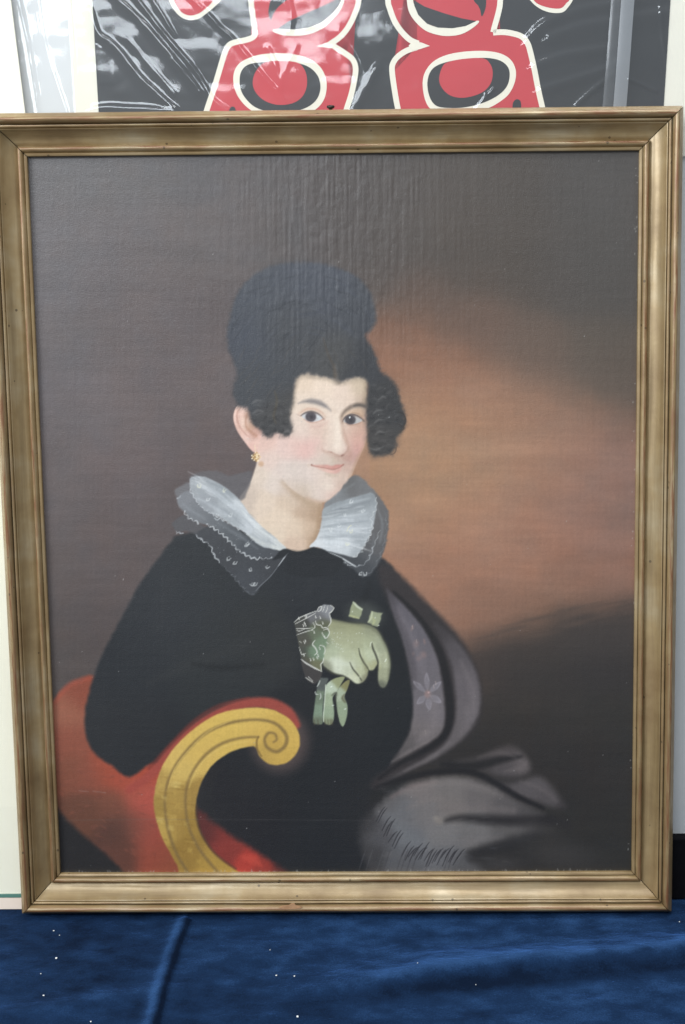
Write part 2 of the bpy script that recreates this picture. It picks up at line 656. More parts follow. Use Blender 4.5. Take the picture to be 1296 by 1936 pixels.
def upsample(a, st, shape):
    yi = np.minimum(np.arange(shape[0]) / st, a.shape[0] - 1.001)
    xi = np.minimum(np.arange(shape[1]) / st, a.shape[1] - 1.001)
    y0, x0 = yi.astype(int), xi.astype(int)
    fy, fx = (yi - y0)[:, None], (xi - x0)[None]
    y1, x1 = np.minimum(y0 + 1, a.shape[0] - 1), np.minimum(x0 + 1, a.shape[1] - 1)
    return ((a[y0][:, x0] * (1 - fx) + a[y0][:, x1] * fx) * (1 - fy) + (a[y1][:, x0] * (1 - fx) + a[y1][:, x1] * fx) * fy)


def sdf(P, pad):
    P = np.asarray(P, float)
    w = window(P[:, 0].min() - pad, P[:, 1].min() - pad, P[:, 0].max() + pad, P[:, 1].max() + pad)
    if w is None:
        return None, None
    X, Y = PX[w], PY[w]
    st = 3 if X.size > 40000 else (2 if X.size > 12000 else 1)
    s = sdf_raw(X[::st, ::st], Y[::st, ::st], P)
    if st > 1:
        s = upsample(s, st, X.shape)
    return w, s


def sstep(x):
    x = np.clip(x, 0, 1)
    return x * x * (3 - 2 * x)


def lay(w, a, col):
    a = a[..., None]
    IMG[w] = IMG[w] * (1 - a) + np.asarray(col, np.float32) * a


def fill(pts, col, soft=2.0, a=1.0, smooth=True, wob=0.0, wscale=10, sub=3, seed=1):
    """col: colour, or list of (x, y, colour) samples blended inside the shape"""
    P = catmull(pts, True, sub) if smooth else np.asarray(pts, float)
    w, s = sdf(P, soft + wob + 2)
    if w is None:
        return
    if wob:
        s = s + 2 * wob * vnoise(PX[w], PY[w], wscale, wscale, seed, 2)
    al = a * sstep((s + soft) / (2 * soft))
    lay(w, al, col if not isinstance(col, list) else field(w, col))


def field(w, samples, sig=None):
    X, Y = PX[w], PY[w]
    st = 3 if X.size > 20000 else 1
    Xs, Ys = X[::st, ::st], Y[::st, ::st]
    num = np.zeros(Xs.shape + (3,), np.float32)
    den = np.zeros(Xs.shape, np.float32)
    for s in samples:
        x, y, c = s[:3]
        sg = s[3] if len(s) > 3 else (sig or 16)
        r2 = ((Xs - x) ** 2 + (Ys - y) ** 2) / (sg * sg)
        k = np.exp(-np.minimum(r2, 60)) + 1e-4 / (1 + r2 * r2)
        num += k[..., None] * np.asarray(c, np.float32)
        den += k
    f = num / den[..., None]
    return upsample3(f, st, X.shape) if st > 1 else f


def upsample3(a, st, shape):
    return np.stack([upsample(a[..., i], st, shape) for i in range(3)], -1)


def stroke(pts, width, col, a=1.0, soft=1.0, smooth=True, sub=4, wob=0.0):
    """width: scalar or list per control point (full width)"""
    P = np.asarray(pts, float)
    if np.isscalar(width):
        W = np.full(len(P), width, float)
    else:
        W = np.asarray(width, float)
    if smooth and len(P) > 2:
        t = np.linspace(0, len(P) - 1, (len(P) - 1) * sub + 1)
        W = np.interp(t, np.arange(len(P)), W)
        P = catmull(P, False, sub)
    pad = W.max() / 2 + soft + 1
    w = window(P[:, 0].min() - pad, P[:, 1].min() - pad, P[:, 0].max() + pad, P[:, 1].max() + pad)
    if w is None:
        return
    X, Y = PX[w], PY[w]
    best = np.full(X.shape, -1e9, np.float32)
    for k in range(len(P) - 1):
        x0, y0 = P[k]
        dx, dy = P[k + 1] - P[k]
        L = dx * dx + dy * dy + 1e-9
        t = np.clip(((X - x0) * dx + (Y - y0) * dy) / L, 0, 1)
        d = np.hypot(X - x0 - t * dx, Y - y0 - t * dy)
        best = np.maximum(best, (W[k] + (W[k + 1] - W[k]) * t) / 2 - d)
    if wob:
        best = best + wob * 2 * vnoise(X, Y, 6, 6, 9, 2)
    lay(w, a * sstep((best + soft) / (2 * soft)), col)


def dab(x, y, rx_, ry_, col, a=1.0, soft=0.6, ang=0.0):
    """soft elliptical touch; soft = fraction of the radius that fades"""
    R = max(rx_, ry_) + 1
    w = window(x - R, y - R, x + R, y + R)
    if w is None:
        return
    X, Y = PX[w] - x, PY[w] - y
    c, s = math.cos(ang), math.sin(ang)
    r = np.hypot((X * c + Y * s) / rx_, (-X * s + Y * c) / ry_)
    lay(w, a * sstep((1 - r) / max(soft, 1e-3)), col)


ALL = (slice(None), slice(None))
def za(p, ox, oy, s): return [(ox + x / s, oy + y / s) for x, y in p]

# ---- ground tone behind the sitter
BGS = [(90, 330, (84, 79, 78)), (250, 330, (82, 77, 76)), (420, 330, (80, 74, 73)), (560, 330, (78, 72, 70)), (700, 330, (74, 68, 66)), (850, 330, (70, 63, 59)), (1000, 330, (70, 64, 60)), (1170, 330, (72, 69, 67)),
       (90, 450, (86, 80, 80)), (250, 460, (86, 78, 77)), (400, 460, (84, 76, 74)), (560, 430, (78, 72, 70)), (720, 450, (76, 68, 64)), (850, 470, (74, 65, 59)), (1000, 470, (73, 66, 61)), (1170, 480, (72, 68, 64)),
       (90, 600, (88, 81, 81)), (250, 600, (88, 79, 78)), (380, 600, (84, 75, 74)), (760, 560, (92, 76, 68)), (880, 570, (90, 74, 65)), (1020, 570, (80, 70, 63)), (1170, 600, (76, 70, 64)),
       (90, 760, (90, 82, 82)), (250, 760, (92, 82, 81)), (400, 740, (94, 83, 81)), (740, 630, (122, 87, 71)), (820, 640, (118, 85, 69)), (900, 640, (110, 82, 68)), (980, 650, (98, 80, 70)), (1080, 650, (88, 76, 67)), (1180, 680, (84, 74, 66)),
       (770, 700, (145, 105, 85)), (850, 710, (146, 107, 88)), (940, 720, (147, 109, 90)), (1030, 730, (138, 104, 87)), (1110, 745, (122, 96, 82)), (1185, 755, (106, 87, 77)),
       (90, 920, (90, 81, 80)), (250, 900, (90, 79, 78)), (400, 860, (90, 78, 76)), (790, 790, (160, 124, 99)), (880, 800, (160, 122, 99)), (980, 800, (156, 118, 97)), (1080, 810, (150, 112, 95)), (1180, 820, (136, 103, 92)),
       (720, 880, (158, 122, 97)), (800, 890, (168, 132, 106)), (900, 890, (163, 127, 103)), (1000, 890, (158, 120, 100)), (1100, 890, (148, 112, 97)), (1180, 900, (138, 106, 97)),
       (90, 1080, (86, 77, 75)), (220, 1050, (88, 77, 75)), (320, 960, (86, 75, 73)), (780, 980, (166, 127, 103)), (900, 980, (160, 120, 100)), (1010, 980, (152, 112, 95)), (1100, 970, (142, 106, 94)), (1180, 970, (124, 99, 92)),
       (800, 1070, (156, 114, 94)), (900, 1070, (156, 115, 96)), (1000, 1070, (150, 110, 93)), (1100, 1070, (144, 106, 92)), (1185, 1075, (148, 108, 94)),
       (100, 1220, (78, 69, 66)), (190, 1180, (80, 70, 68)), (860, 1140, (148, 109, 91)), (940, 1125, (146, 107, 90)), (1030, 1120, (148, 108, 90)), (1110, 1115, (146, 106, 90)), (1190, 1125, (144, 104, 90)),
       (880, 1195, (144, 104, 86)), (950, 1180, (138, 100, 83)), (1030, 1170, (120, 92, 78)), (1110, 1165, (96, 79, 70)), (1190, 1165, (80, 69, 63)),
       (915, 1240, (78, 65, 59)), (1000, 1240, (62, 55, 51)), (1100, 1230, (58, 53, 50)), (1190, 1230, (55, 51, 49)),
       (950, 1320, (50, 46, 44)), (1080, 1320, (50, 46, 44)), (1190, 1320, (50, 47, 45)), (950, 1440, (46, 42, 41)), (1080, 1440, (47, 43, 42)), (1190, 1440, (47, 44, 43)),
       (950, 1600, (46, 43, 42)), (1080, 1570, (48, 45, 43)), (1190, 1600, (50, 48, 46)), (100, 1300, (74, 66, 63)), (120, 1500, (60, 52, 50)), (600, 1500, (36, 35, 36)), (120, 1640, (34, 33, 33))]
def mauve(x, y, c):
    k = 1 if x < 460 else 0
    return (c[0] + 1 * k, c[1] + 1 * k, c[2] + 1 * k)
def ds(L, k, g=1.0):
    """mute a list of colour samples"""
    out = []
    for s in L:
        c = np.array(s[2], float)
        m = c.mean()
        out.append((s[0], s[1], tuple((m + (c - m) * k) * g)) + tuple(s[3:]))
    return out
IMG[ALL] = field(ALL, [(x, y, mauve(x, y, c), 68) for x, y, c in BGS])
n1 = vnoise(PX, PY, 90, 34, 101, 4)
n2 = vnoise(PX, PY, 200, 9, 102, 3)
n3 = vnoise(PX, PY, 40, 40, 103, 3)
IMG *= (1 + 0.12 * n1 + 0.035 * n2)[..., None]
IMG[..., 0] *= 1 + 0.05 * n3
IMG[..., 2] *= 1 - 0.04 * n3
IMG[..., 2] *= np.where(PX > 700, 0.965, 1.0)
# softer warm scumbles through the sky
for k in range(60):
    x, y = random.uniform(740, 1190), random.uniform(640, 1120)
    c = random.choice([(178, 138, 112), (150, 104, 86), (160, 118, 104), (140, 104, 84)])
    if y > 640 + (x - 740) * 0.28:
        dab(x, y, random.uniform(25, 70), random.uniform(6, 16), c, 0.09, 1.0, random.uniform(-0.15, 0.2))

# edge of the dark cloud above and of the dusk below
fill([(640, 260), (650, 560), (720, 585), (800, 600), (880, 640), (960, 690), (1040, 725), (1120, 745), (1240, 765), (1260, 260)], [(700, 450, (74, 67, 63), 90), (900, 450, (74, 66, 60), 90), (1150, 450, (74, 69, 66), 90), (800, 580, (92, 74, 64), 50), (900, 620, (98, 78, 67), 50), (1000, 680, (96, 80, 70), 50), (1150, 700, (86, 76, 68), 60)], 46, 0.72, wob=16, wscale=60)
fill([(840, 1245), (890, 1222), (950, 1204), (1020, 1182), (1090, 1163), (1160, 1150), (1260, 1145), (1260, 1300), (840, 1300)], [(900, 1240, (62, 54, 50), 60), (1000, 1220, (62, 55, 51), 60), (1150, 1190, (62, 56, 53), 60), (1000, 1290, (50, 46, 44), 60), (1150, 1290, (50, 46, 45), 60)], 44, 0.9, wob=12, wscale=60)
for k in range(40):
    x = random.uniform(880, 1190)
    y = 1222 - (x - 890) * 0.27 + random.uniform(-22, 26)
    dab(x, y, random.uniform(20, 60), random.uniform(4, 9), random.choice([(70, 61, 56), (96, 78, 68), (58, 52, 49)]), 0.22, 1.0, -0.2)

# ---- sofa
z6 = lambda p: za(p, 90, 1260, 2.445)
SOFA = [(150, 1310, (120, 56, 48)), (125, 1345, (134, 74, 66)), (130, 1400, (124, 62, 55)), (130, 1460, (112, 58, 50)), (170, 1470, (120, 60, 54)), (200, 1455, (140, 60, 50)), (235, 1470, (150, 62, 54)), (160, 1530, (92, 52, 46)),
        (215, 1520, (106, 58, 52)), (260, 1500, (150, 66, 62)), (280, 1520, (160, 66, 64)), (225, 1570, (78, 46, 44)), (260, 1560, (112, 58, 54)), (285, 1570, (140, 60, 56)), (230, 1620, (86, 48, 45)), (290, 1620, (130, 58, 52)), (320, 1640, (126, 60, 50)), (262, 1455, (150, 58, 48))]
fill(z6([(-60, 250), (20, 170), (60, 118), (110, 80), (160, 60), (215, 50), (330, 200), (520, 420), (560, 330), (600, 700), (660, 1010), (400, 1010), (330, 930), (240, 850), (160, 790), (100, 730), (50, 670), (-60, 600)]),
     [(x, y, (c[0] * 1.1, c[1] * 1.22, c[2] * 1.04), 26) for x, y, c in SOFA], 6, wob=3, wscale=14)
fill(z6([(-60, 560), (50, 660), (110, 735), (190, 800), (260, 870), (350, 960), (400, 1030), (-60, 1030)]), (36, 34, 34), 9, wob=4, wscale=20)
for k in range(150):
    x, y = random.uniform(110, 300), random.uniform(1330, 1640)
    if x > 165 + (y - 1420) * 0.5 and y < 1430:
        continue
    if y > 1520 + (x - 100) * 0.85 or x > 282 + abs(y - 1500) * 0.1:
        continue
    dab(x, y, random.uniform(6, 18), random.uniform(2, 6), random.choice([(168, 92, 72), (112, 62, 52), (150, 84, 70), (96, 58, 50), (138, 84, 66)]), 0.2, 1.0, random.uniform(-.3, .7))
stroke(z6([(35, 165), (90, 95), (140, 68), (205, 52)]), [8, 10, 10, 8], (168, 78, 58), 0.5, 5)

# ---- dress
z7 = lambda p: za(p, 100, 1000, 2.817)
dress = z7([(680, 30), (640, 62), (598, 108), (560, 160), (515, 220), (470, 285), (430, 350), (400, 410), (362, 480), (330, 545), (298, 600), (270, 655), (245, 715), (220, 785), (203, 835), (190, 890), (176, 950), (170, 1010), (170, 1060), (180, 1110), (195, 1150),
            (215, 1185), (245, 1215), (275, 1238), (320, 1262), (360, 1300), (410, 1320), (470, 1285), (520, 1250), (600, 1240), (800, 1100), (800, 1250)]) + [(420, 1450), (400, 1500), (420, 1560), (470, 1600), (540, 1655), (600, 1670), (760, 1670), (700, 1600), (690, 1530), (720, 1470), (780, 1430), (800, 1380), (810, 1300), (800, 1200), (770, 1120), (740, 1070), (700, 1045), (640, 1030), (560, 1040), (450, 1000)]
D0 = (33, 34, 36)
fill(dress, ds([(400, 1100, (36, 38, 40), 70), (300, 1150, (36, 38, 41), 70), (250, 1250, (32, 34, 37), 60), (240, 1380, (33, 34, 36), 60), (400, 1250, (36, 38, 39), 60), (480, 1200, (39, 40, 40), 50), (620, 1100, (33, 35, 38), 70), (680, 1200, (27, 29, 31), 60), (600, 1450, (28, 29, 31), 80), (720, 1380, (27, 29, 31), 60), (600, 1600, (30, 31, 33), 70), (480, 1560, (30, 29, 31), 60), (700, 1550, (32, 32, 33), 60)], 1.0, 1.14), 5, wob=1.5)
# soft sleeve folds
stroke([(470, 1215), (400, 1245), (350, 1262), (280, 1292)], [8, 22, 20, 6], (50, 51, 51), 0.5, 12)
stroke([(365, 1255), (420, 1262), (500, 1256)], [4, 10, 4], (22, 23, 24), 0.5, 8)
stroke([(350, 1050), (320, 1110), (300, 1190)], [10, 24, 8], (46, 47, 49), 0.4, 14)
stroke([(420, 1080), (400, 1160), (380, 1230)], [8, 20, 8], (42, 43, 44), 0.35, 14)
stroke([(600, 1050), (590, 1100), (570, 1140)], [6, 16, 6], (46, 48, 50), 0.4, 10)
stroke([(700, 1100), (690, 1130), (660, 1150)], [4, 10, 4], (20, 21, 22), 0.4, 8)

# ---- shawl
zs = lambda p: za(p, 620, 1060, 2.16)
# dark outer shoulder
fill(zs([(205, 20), (250, 20), (320, 80), (400, 165), (480, 245), (545, 320), (590, 400), (622, 480), (632, 570), (620, 650), (585, 710), (520, 760), (440, 810), (340, 855), (200, 930), (180, 900), (270, 820), (350, 640), (330, 420), (270, 220), (215, 90)]), (52, 47, 47), 8, wob=1.5)
# band B
fill(zs([(430, 250), (500, 300), (560, 370), (600, 440), (622, 520), (620, 610), (590, 680), (530, 745), (440, 808), (330, 858), (215, 915), (260, 880), (360, 830), (450, 775), (500, 715), (522, 640), (522, 540), (505, 430), (470, 340)]),
     [(830, 1190, (62, 57, 58), 30), (860, 1240, (84, 78, 80), 30), (885, 1290, (98, 91, 93), 30), (890, 1340, (102, 95, 96), 26), (865, 1390, (100, 93, 93), 26), (830, 1425, (92, 86, 86), 24), (780, 1452, (84, 78, 78), 26), (730, 1480, (60, 56, 56), 20)], 6, wob=1)
dab(883, 1345, 10, 22, (118, 110, 110), 0.5, 1.0, 0.15)
dab(868, 1280, 9, 40, (108, 100, 102), 0.35, 1.0, -0.1)
# dark valley
stroke(zs([(270, 130), (350, 210), (410, 290), (455, 370), (480, 460), (496, 560), (498, 650), (470, 720), (390, 780), (300, 825), (210, 890)]), [6, 12, 14, 15, 15, 15, 14, 13, 10, 8, 5], (31, 29, 30), 0.95, 4)
# band A with flowers
fill(zs([(240, 120), (262, 135), (320, 190), (375, 255), (415, 320), (445, 390), (463, 470), (474, 560), (478, 640), (465, 700), (420, 740), (350, 780), (255, 832), (290, 780), (335, 700), (348, 620), (345, 520), (333, 430), (308, 330), (272, 230)]),
     [(735, 1122, (74, 70, 74), 20), (755, 1160, (96, 91, 96), 24), (780, 1200, (100, 95, 100), 24), (800, 1240, (104, 98, 102), 24), (805, 1290, (106, 100, 103), 24), (815, 1340, (112, 105, 107), 24), (805, 1385, (112, 104, 103), 22), (770, 1415, (92, 86, 85), 22), (742, 1440, (62, 58, 58), 16)], 4.5, wob=1)
stroke(zs([(258, 140), (288, 240), (322, 330), (340, 420), (350, 520)]), [5, 10, 10, 10, 6], (72, 67, 70), 0.5, 6)
for x, y, rx_, ry_, an in ((345, 275, 9, 22, .3), (360, 340, 20, 26, .2), (390, 385, 22, 24, 0), (372, 400, 18, 16, .4), (350, 380, 10, 16, 0), (395, 330, 8, 20, -.2)):
    X, Y = zs([(x, y)])[0]
    dab(X, Y, rx_ / 2.16, ry_ / 2.16, (140, 116, 111), 0.6, 0.9, an)
# six-petal flower
fx, fy = zs([(408, 545)])[0]
for an, ln, wd in ((-1.62, 40, 9), (-0.75, 34, 10), (-2.4, 36, 9), (0.55, 30, 11), (1.45, 30, 11), (2.4, 27, 11)):
    ca_, sa_ = math.cos(an), math.sin(an)
    pet = [(fx + ca_ * u_ * ln - sa_ * v_ * wd * .62, fy + sa_ * u_ * ln + ca_ * v_ * wd * .62) for u_, v_ in ((.15, .15), (.5, .9), (.8, .7), (1, 0), (.8, -.7), (.5, -.9), (.15, -.15))]
    fill(pet, (134, 128, 133), 1.8, 0.75)
    stroke([(fx + ca_ * ln * .6 - sa_ * wd * .45, fy + sa_ * ln * .6 + ca_ * wd * .45), (fx + ca_ * ln * .98, fy + sa_ * ln * .98), (fx + ca_ * ln * .6 + sa_ * wd * .45, fy + sa_ * ln * .6 - ca_ * wd * .45)], [1, 2.6, 1], (150, 143, 148), 0.6, 1.4)
dab(fx, fy, 9, 11, (156, 128, 122), 0.7, 0.7)
dab(fx + 2, fy - 3, 3, 3, (205, 165, 160), 0.8, 0.7)
for x, y in ((345, 272), (362, 330), (440, 500), (432, 515), (398, 700)):
    X, Y = zs([(x, y)])[0]
    stroke([(X, Y - 3), (X + 1, Y + 3)], 1.6, (170, 155, 150), 0.7, 0.8)
dab(*zs([(395, 705)])[0], 16, 9, (128, 118, 114), 0.55, 1.0, -0.4)
# lap folds
fill(zs([(430, 822), (540, 815), (640, 790), (735, 755), (790, 780), (825, 830), (820, 862), (770, 885), (690, 880), (600, 860), (520, 850)]), [(830, 1440, (44, 41, 41), 18), (900, 1435, (66, 61, 60), 22), (950, 1420, (78, 71, 70), 20), (990, 1445, (98, 90, 89), 18), (960, 1462, (80, 74, 74), 18)], 10)
stroke(zs([(470, 832), (600, 838), (700, 815), (790, 800)]), [8, 16, 14, 4], (32, 30, 30), 0.85, 6)
fill(zs([(640, 895), (760, 905), (850, 880), (900, 905), (940, 955), (975, 1005), (930, 1010), (850, 985), (770, 960), (700, 925)]), [(935, 1480, (70, 65, 65), 22), (1000, 1480, (88, 82, 82), 22), (1040, 1510, (84, 78, 78), 18), (1068, 1524, (62, 57, 57), 14)], 10)
LAP = [(735, 1510, (90, 86, 85), 20), (790, 1485, (112, 104, 101), 22), (850, 1480, (106, 100, 97), 24), (910, 1495, (98, 92, 90), 24), (960, 1520, (84, 79, 78), 24), (1000, 1535, (72, 68, 67), 20), (760, 1540, (98, 97, 98), 26), (800, 1540, (108, 103, 101), 24),
       (850, 1525, (110, 103, 99), 20), (780, 1590, (100, 100, 102), 26), (830, 1580, (112, 108, 106), 24), (900, 1580, (104, 100, 98), 24), (960, 1575, (86, 82, 80), 24), (720, 1580, (76, 74, 75), 20), (760, 1630, (84, 83, 84), 24), (840, 1620, (98, 97, 98), 24), (870, 1640, (80, 78, 78), 22), (700, 1620, (60, 58, 58), 22), (690, 1560, (56, 54, 54), 18)]
fill(zs([(205, 1000), (270, 945), (350, 908), (450, 884), (560, 884), (660, 912), (750, 960), (840, 1005), (880, 1040), (850, 1070), (860, 1110), (760, 1140), (650, 1160), (590, 1185), (580, 1220), (640, 1300), (200, 1310), (160, 1240), (130, 1150), (140, 1070)]), ds(LAP, 1.0, 1.08), 12, wob=3)
stroke(zs([(200, 925), (330, 885), (450, 862), (580, 862), (680, 905), (780, 965), (880, 1010)]), [6, 10, 11, 11, 11, 10, 5], (30, 28, 29), 0.9, 4.5)
stroke(zs([(480, 1062), (540, 1050), (650, 1058), (760, 1062), (900, 1062)]), [4, 11, 18, 18, 20], (40, 37, 37), 0.9, 9)
stroke(zs([(930, 1060), (980, 1080)]), 14, (44, 41, 41), 0.7, 10)
stroke(zs([(585, 1200), (660, 1175), (760, 1150), (860, 1110)]), [16, 22, 22, 12], (44, 42, 42), 0.75, 13)
dab(*zs([(455, 1062)])[0], 16, 13, (140, 130, 120), 0.6, 1.0)
dab(*zs([(440, 1050)])[0], 8, 8, (156, 146, 134), 0.4, 1.0)
stroke(zs([(480, 1010), (620, 1008), (760, 1020)]), [10, 14, 8], (118, 109, 106), 0.5, 8)
stroke(zs([(260, 965), (340, 925), (440, 905)]), [6, 9, 6], (136, 118, 114), 0.4, 5)
dab(*zs([(960, 1200)])[0], 110, 46, (66, 63, 61), 0.6, 1.0, 0.15)
dab(*zs([(700, 1240)])[0], 70, 26, (70, 67, 66), 0.6, 1.0)
dab(*zs([(860, 1090)])[0], 60, 24, (72, 68, 66), 0.5, 1.0, 0.3)
for P, wd, c, al in (([(752, 1150), (775, 1200), (796, 1250), (806, 1300)], 14, (124, 116, 120), .4), ([(812, 1300), (822, 1345), (816, 1380), (790, 1402)], 15, (130, 121, 121), .45), ([(765, 1180), (782, 1240), (788, 1300)], 8, (84, 78, 82), .4),
                     ([(872, 1250), (892, 1300), (894, 1345), (872, 1385)], 14, (122, 113, 114), .45), ([(850, 1405), (815, 1432), (765, 1458)], 9, (118, 110, 109), .5), ([(742, 1440), (775, 1420), (812, 1400)], 7, (128, 118, 116), .45),
                     ([(905, 1432), (945, 1422), (975, 1432)], 9, (96, 88, 86), .5), ([(955, 1458), (985, 1452), (996, 1440)], 9, (112, 103, 101), .5), ([(985, 1478), (1025, 1492), (1052, 1515)], 9, (104, 96, 95), .5),
                     ([(760, 1500), (820, 1482), (890, 1484), (950, 1505)], 14, (126, 118, 114), .45), ([(740, 1545), (765, 1580), (810, 1600)], 26, (116, 117, 118), .5), ([(840, 1595), (900, 1590), (950, 1582)], 18, (118, 112, 110), .5), ([(770, 1530), (800, 1515), (840, 1510)], 12, (132, 121, 116), .35)):
    stroke(P, [3] + [wd] * (len(P) - 2) + [3], c, al, wd * .55)
for k in range(90):
    x, y = random.uniform(720, 960), random.uniform(1485, 1635)
    dab(x, y, random.uniform(8, 22), random.uniform(2, 5), random.choice([(122, 117, 115), (84, 81, 81), (104, 104, 106)]), 0.14, 1.0, random.uniform(-.3, .3))
# fringe
for k in range(30):
    x = 215 + k * 11 + random.uniform(-4, 4)
    y = 1165 + random.uniform(-20, 12) + (k * 1.4)
    if k < 9:
        y -= 160 - k * 16
        x -= 20
    L = random.uniform(32, 60)
    P = zs([(x + 26, y - L * .4), (x + 10, y), (x - 10, y + L * .8)])
    stroke(P, [0.8, 2.2, 1.2], (40, 38, 40), 0.75, 1.0)
    if k % 2:
        stroke([(a + 3, b) for a, b in P], [0.6, 1.5, 0.6], (128, 124, 126), 0.35, 1.0)
for k in range(16):
    x = 150 + k * 24 + random.uniform(-8, 8)
    P = zs([(x + 12, 1180), (x, 1215), (x - 16, 1265)])
    stroke(P, [1, 2, 1], random.choice([(62, 58, 60), (92, 90, 92)]), 0.5, 1.4)

# ---- scroll arm
dab(*z6([(1075, 345)])[0], 72, 78, (82, 69, 66), 0.95, 0.5)
stroke(z6([(380, 570), (480, 500), (570, 395), (690, 280), (810, 208), (920, 172), (1030, 172), (1110, 212), (1150, 270)]), [14, 18, 19, 18, 18, 19, 22, 22, 16], (158, 72, 60), 0.95, 5)
stroke(z6([(470, 470), (560, 370), (680, 250), (800, 178), (930, 146)]), [6, 6, 6, 6, 4], (120, 50, 42), 0.6, 4)
fill(z6([(690, 660), (780, 730), (880, 800), (960, 850), (1040, 905), (1110, 960), (1000, 1030), (840, 1030), (760, 880), (700, 780)]), [(400, 1560, (92, 44, 40), 20), (440, 1590, (134, 54, 46), 22), (470, 1625, (176, 62, 50), 14), (500, 1640, (146, 56, 46), 16), (420, 1570, (120, 48, 42), 16), (530, 1650, (90, 44, 40), 14)], 9, wob=3)
stroke(z6([(905, 880), (950, 895), (990, 920)]), [8, 16, 6], (196, 76, 60), 0.6, 5)
arm = z6([(640, 1000), (600, 920), (560, 850), (525, 780), (503, 710), (492, 645), (495, 580), (510, 515), (535, 455), (575, 390), (630, 330), (700, 272), (770, 228), (850, 202), (950, 190), (1040, 200), (1110, 235), (1155, 290), (1168, 345), (1155, 395), (1120, 437), (1070, 456), (1020, 448), (980, 415),
          (960, 372), (905, 376), (850, 395), (790, 432), (745, 478), (715, 530), (695, 590), (686, 650), (692, 710), (712, 775), (755, 845), (820, 905), (900, 965), (900, 1010)])
GOLD = [(310, 1640, (150, 118, 52), 24), (350, 1620, (140, 108, 46), 22), (400, 1640, (160, 126, 54), 20), (310, 1570, (172, 140, 66), 18), (335, 1560, (150, 118, 54), 16), (360, 1560, (146, 114, 48), 16), (300, 1530, (150, 120, 54), 16), (335, 1510, (158, 126, 58), 18), (365, 1500, (150, 118, 54), 16), (310, 1480, (166, 134, 66), 18),
        (340, 1460, (192, 160, 82), 18), (330, 1430, (196, 162, 82), 20), (380, 1420, (194, 160, 78), 20), (370, 1385, (196, 162, 78), 22), (420, 1360, (198, 164, 78), 24), (430, 1390, (196, 162, 76), 22), (480, 1350, (198, 164, 80), 24), (490, 1375, (194, 158, 74), 20), (530, 1355, (190, 154, 70), 20), (560, 1390, (192, 156, 72), 20), (540, 1435, (186, 150, 68), 18), (500, 1430, (176, 142, 66), 16), (515, 1400, (178, 142, 64), 14)]
fill(arm, ds(GOLD, 0.92, 1.1), 2.4, wob=0.7, sub=4)
gc = (126, 102, 60)
stroke(z6([(675, 990), (600, 870), (560, 760), (543, 650), (550, 560), (580, 480), (640, 395), (730, 310), (840, 262), (960, 246), (1050, 262), (1103, 315), (1100, 365), (1062, 394), (1018, 376), (1004, 338), (1022, 308), (1052, 312), (1060, 338), (1045, 350)]),
       [5, 6, 6, 4, 4, 5, 6, 6, 6, 5, 6, 7, 7, 6.5, 6, 5, 5, 4, 4, 3], gc, 0.8, 3)
stroke(z6([(820, 985), (720, 870), (660, 760), (640, 660), (642, 570), (670, 490), (730, 410), (810, 355), (900, 330), (975, 326)]), [6, 6, 6, 5, 5, 5, 6, 6, 5, 4], gc, 0.75, 3)
stroke(z6([(975, 326), (968, 345), (970, 380), (990, 415)]), [3, 4, 4, 3], (122, 96, 50), 0.7, 1.6)
stroke(z6([(560, 560), (590, 470), (660, 380), (745, 300), (850, 250)]), [2, 3, 3, 3, 2], (216, 184, 104), 0.5, 1.5)
stroke(z6([(655, 560), (690, 480), (745, 415), (820, 370), (930, 345)]), [2, 3, 3, 3, 2], (216, 184, 104), 0.5, 1.5)
stroke(z6([(960, 205), (1050, 218), (1115, 258), (1145, 320)]), [3, 5, 5, 2], (212, 178, 92), 0.45, 3)
for x, y, s in ((530, 550, 12), (585, 545, 14), (520, 710, 12), (585, 700, 13), (600, 550, 10), (540, 610, 9), (640, 730, 9), (570, 745, 9), (600, 640, 10), (660, 850, 10), (700, 900, 9)):
    X, Y = z6([(x, y)])[0]
    c = random.choice([(212, 184, 108), (196, 164, 86), (184, 150, 74)])
    fill([(X - s * .5, Y - s * .45), (X + s * .5, Y - s * .35), (X + s * .45, Y + s * .5), (X - s * .55, Y + s * .4)], c, 3.0, 0.42, smooth=False, wob=2.5)
for k in range(26):
    X, Y = z6([(random.uniform(505, 670), random.uniform(500, 860))])[0]
    stroke([(X - 8, Y - 2), (X + 8, Y + 1)], [1, 4], random.choice([(128, 98, 42), (150, 116, 54), (190, 158, 84)]), 0.3, 2)
stroke(z6([(690, 640), (690, 700), (715, 780), (780, 870), (870, 935)]), [3, 5, 5, 5, 4], (84, 64, 42), 0.6, 3)

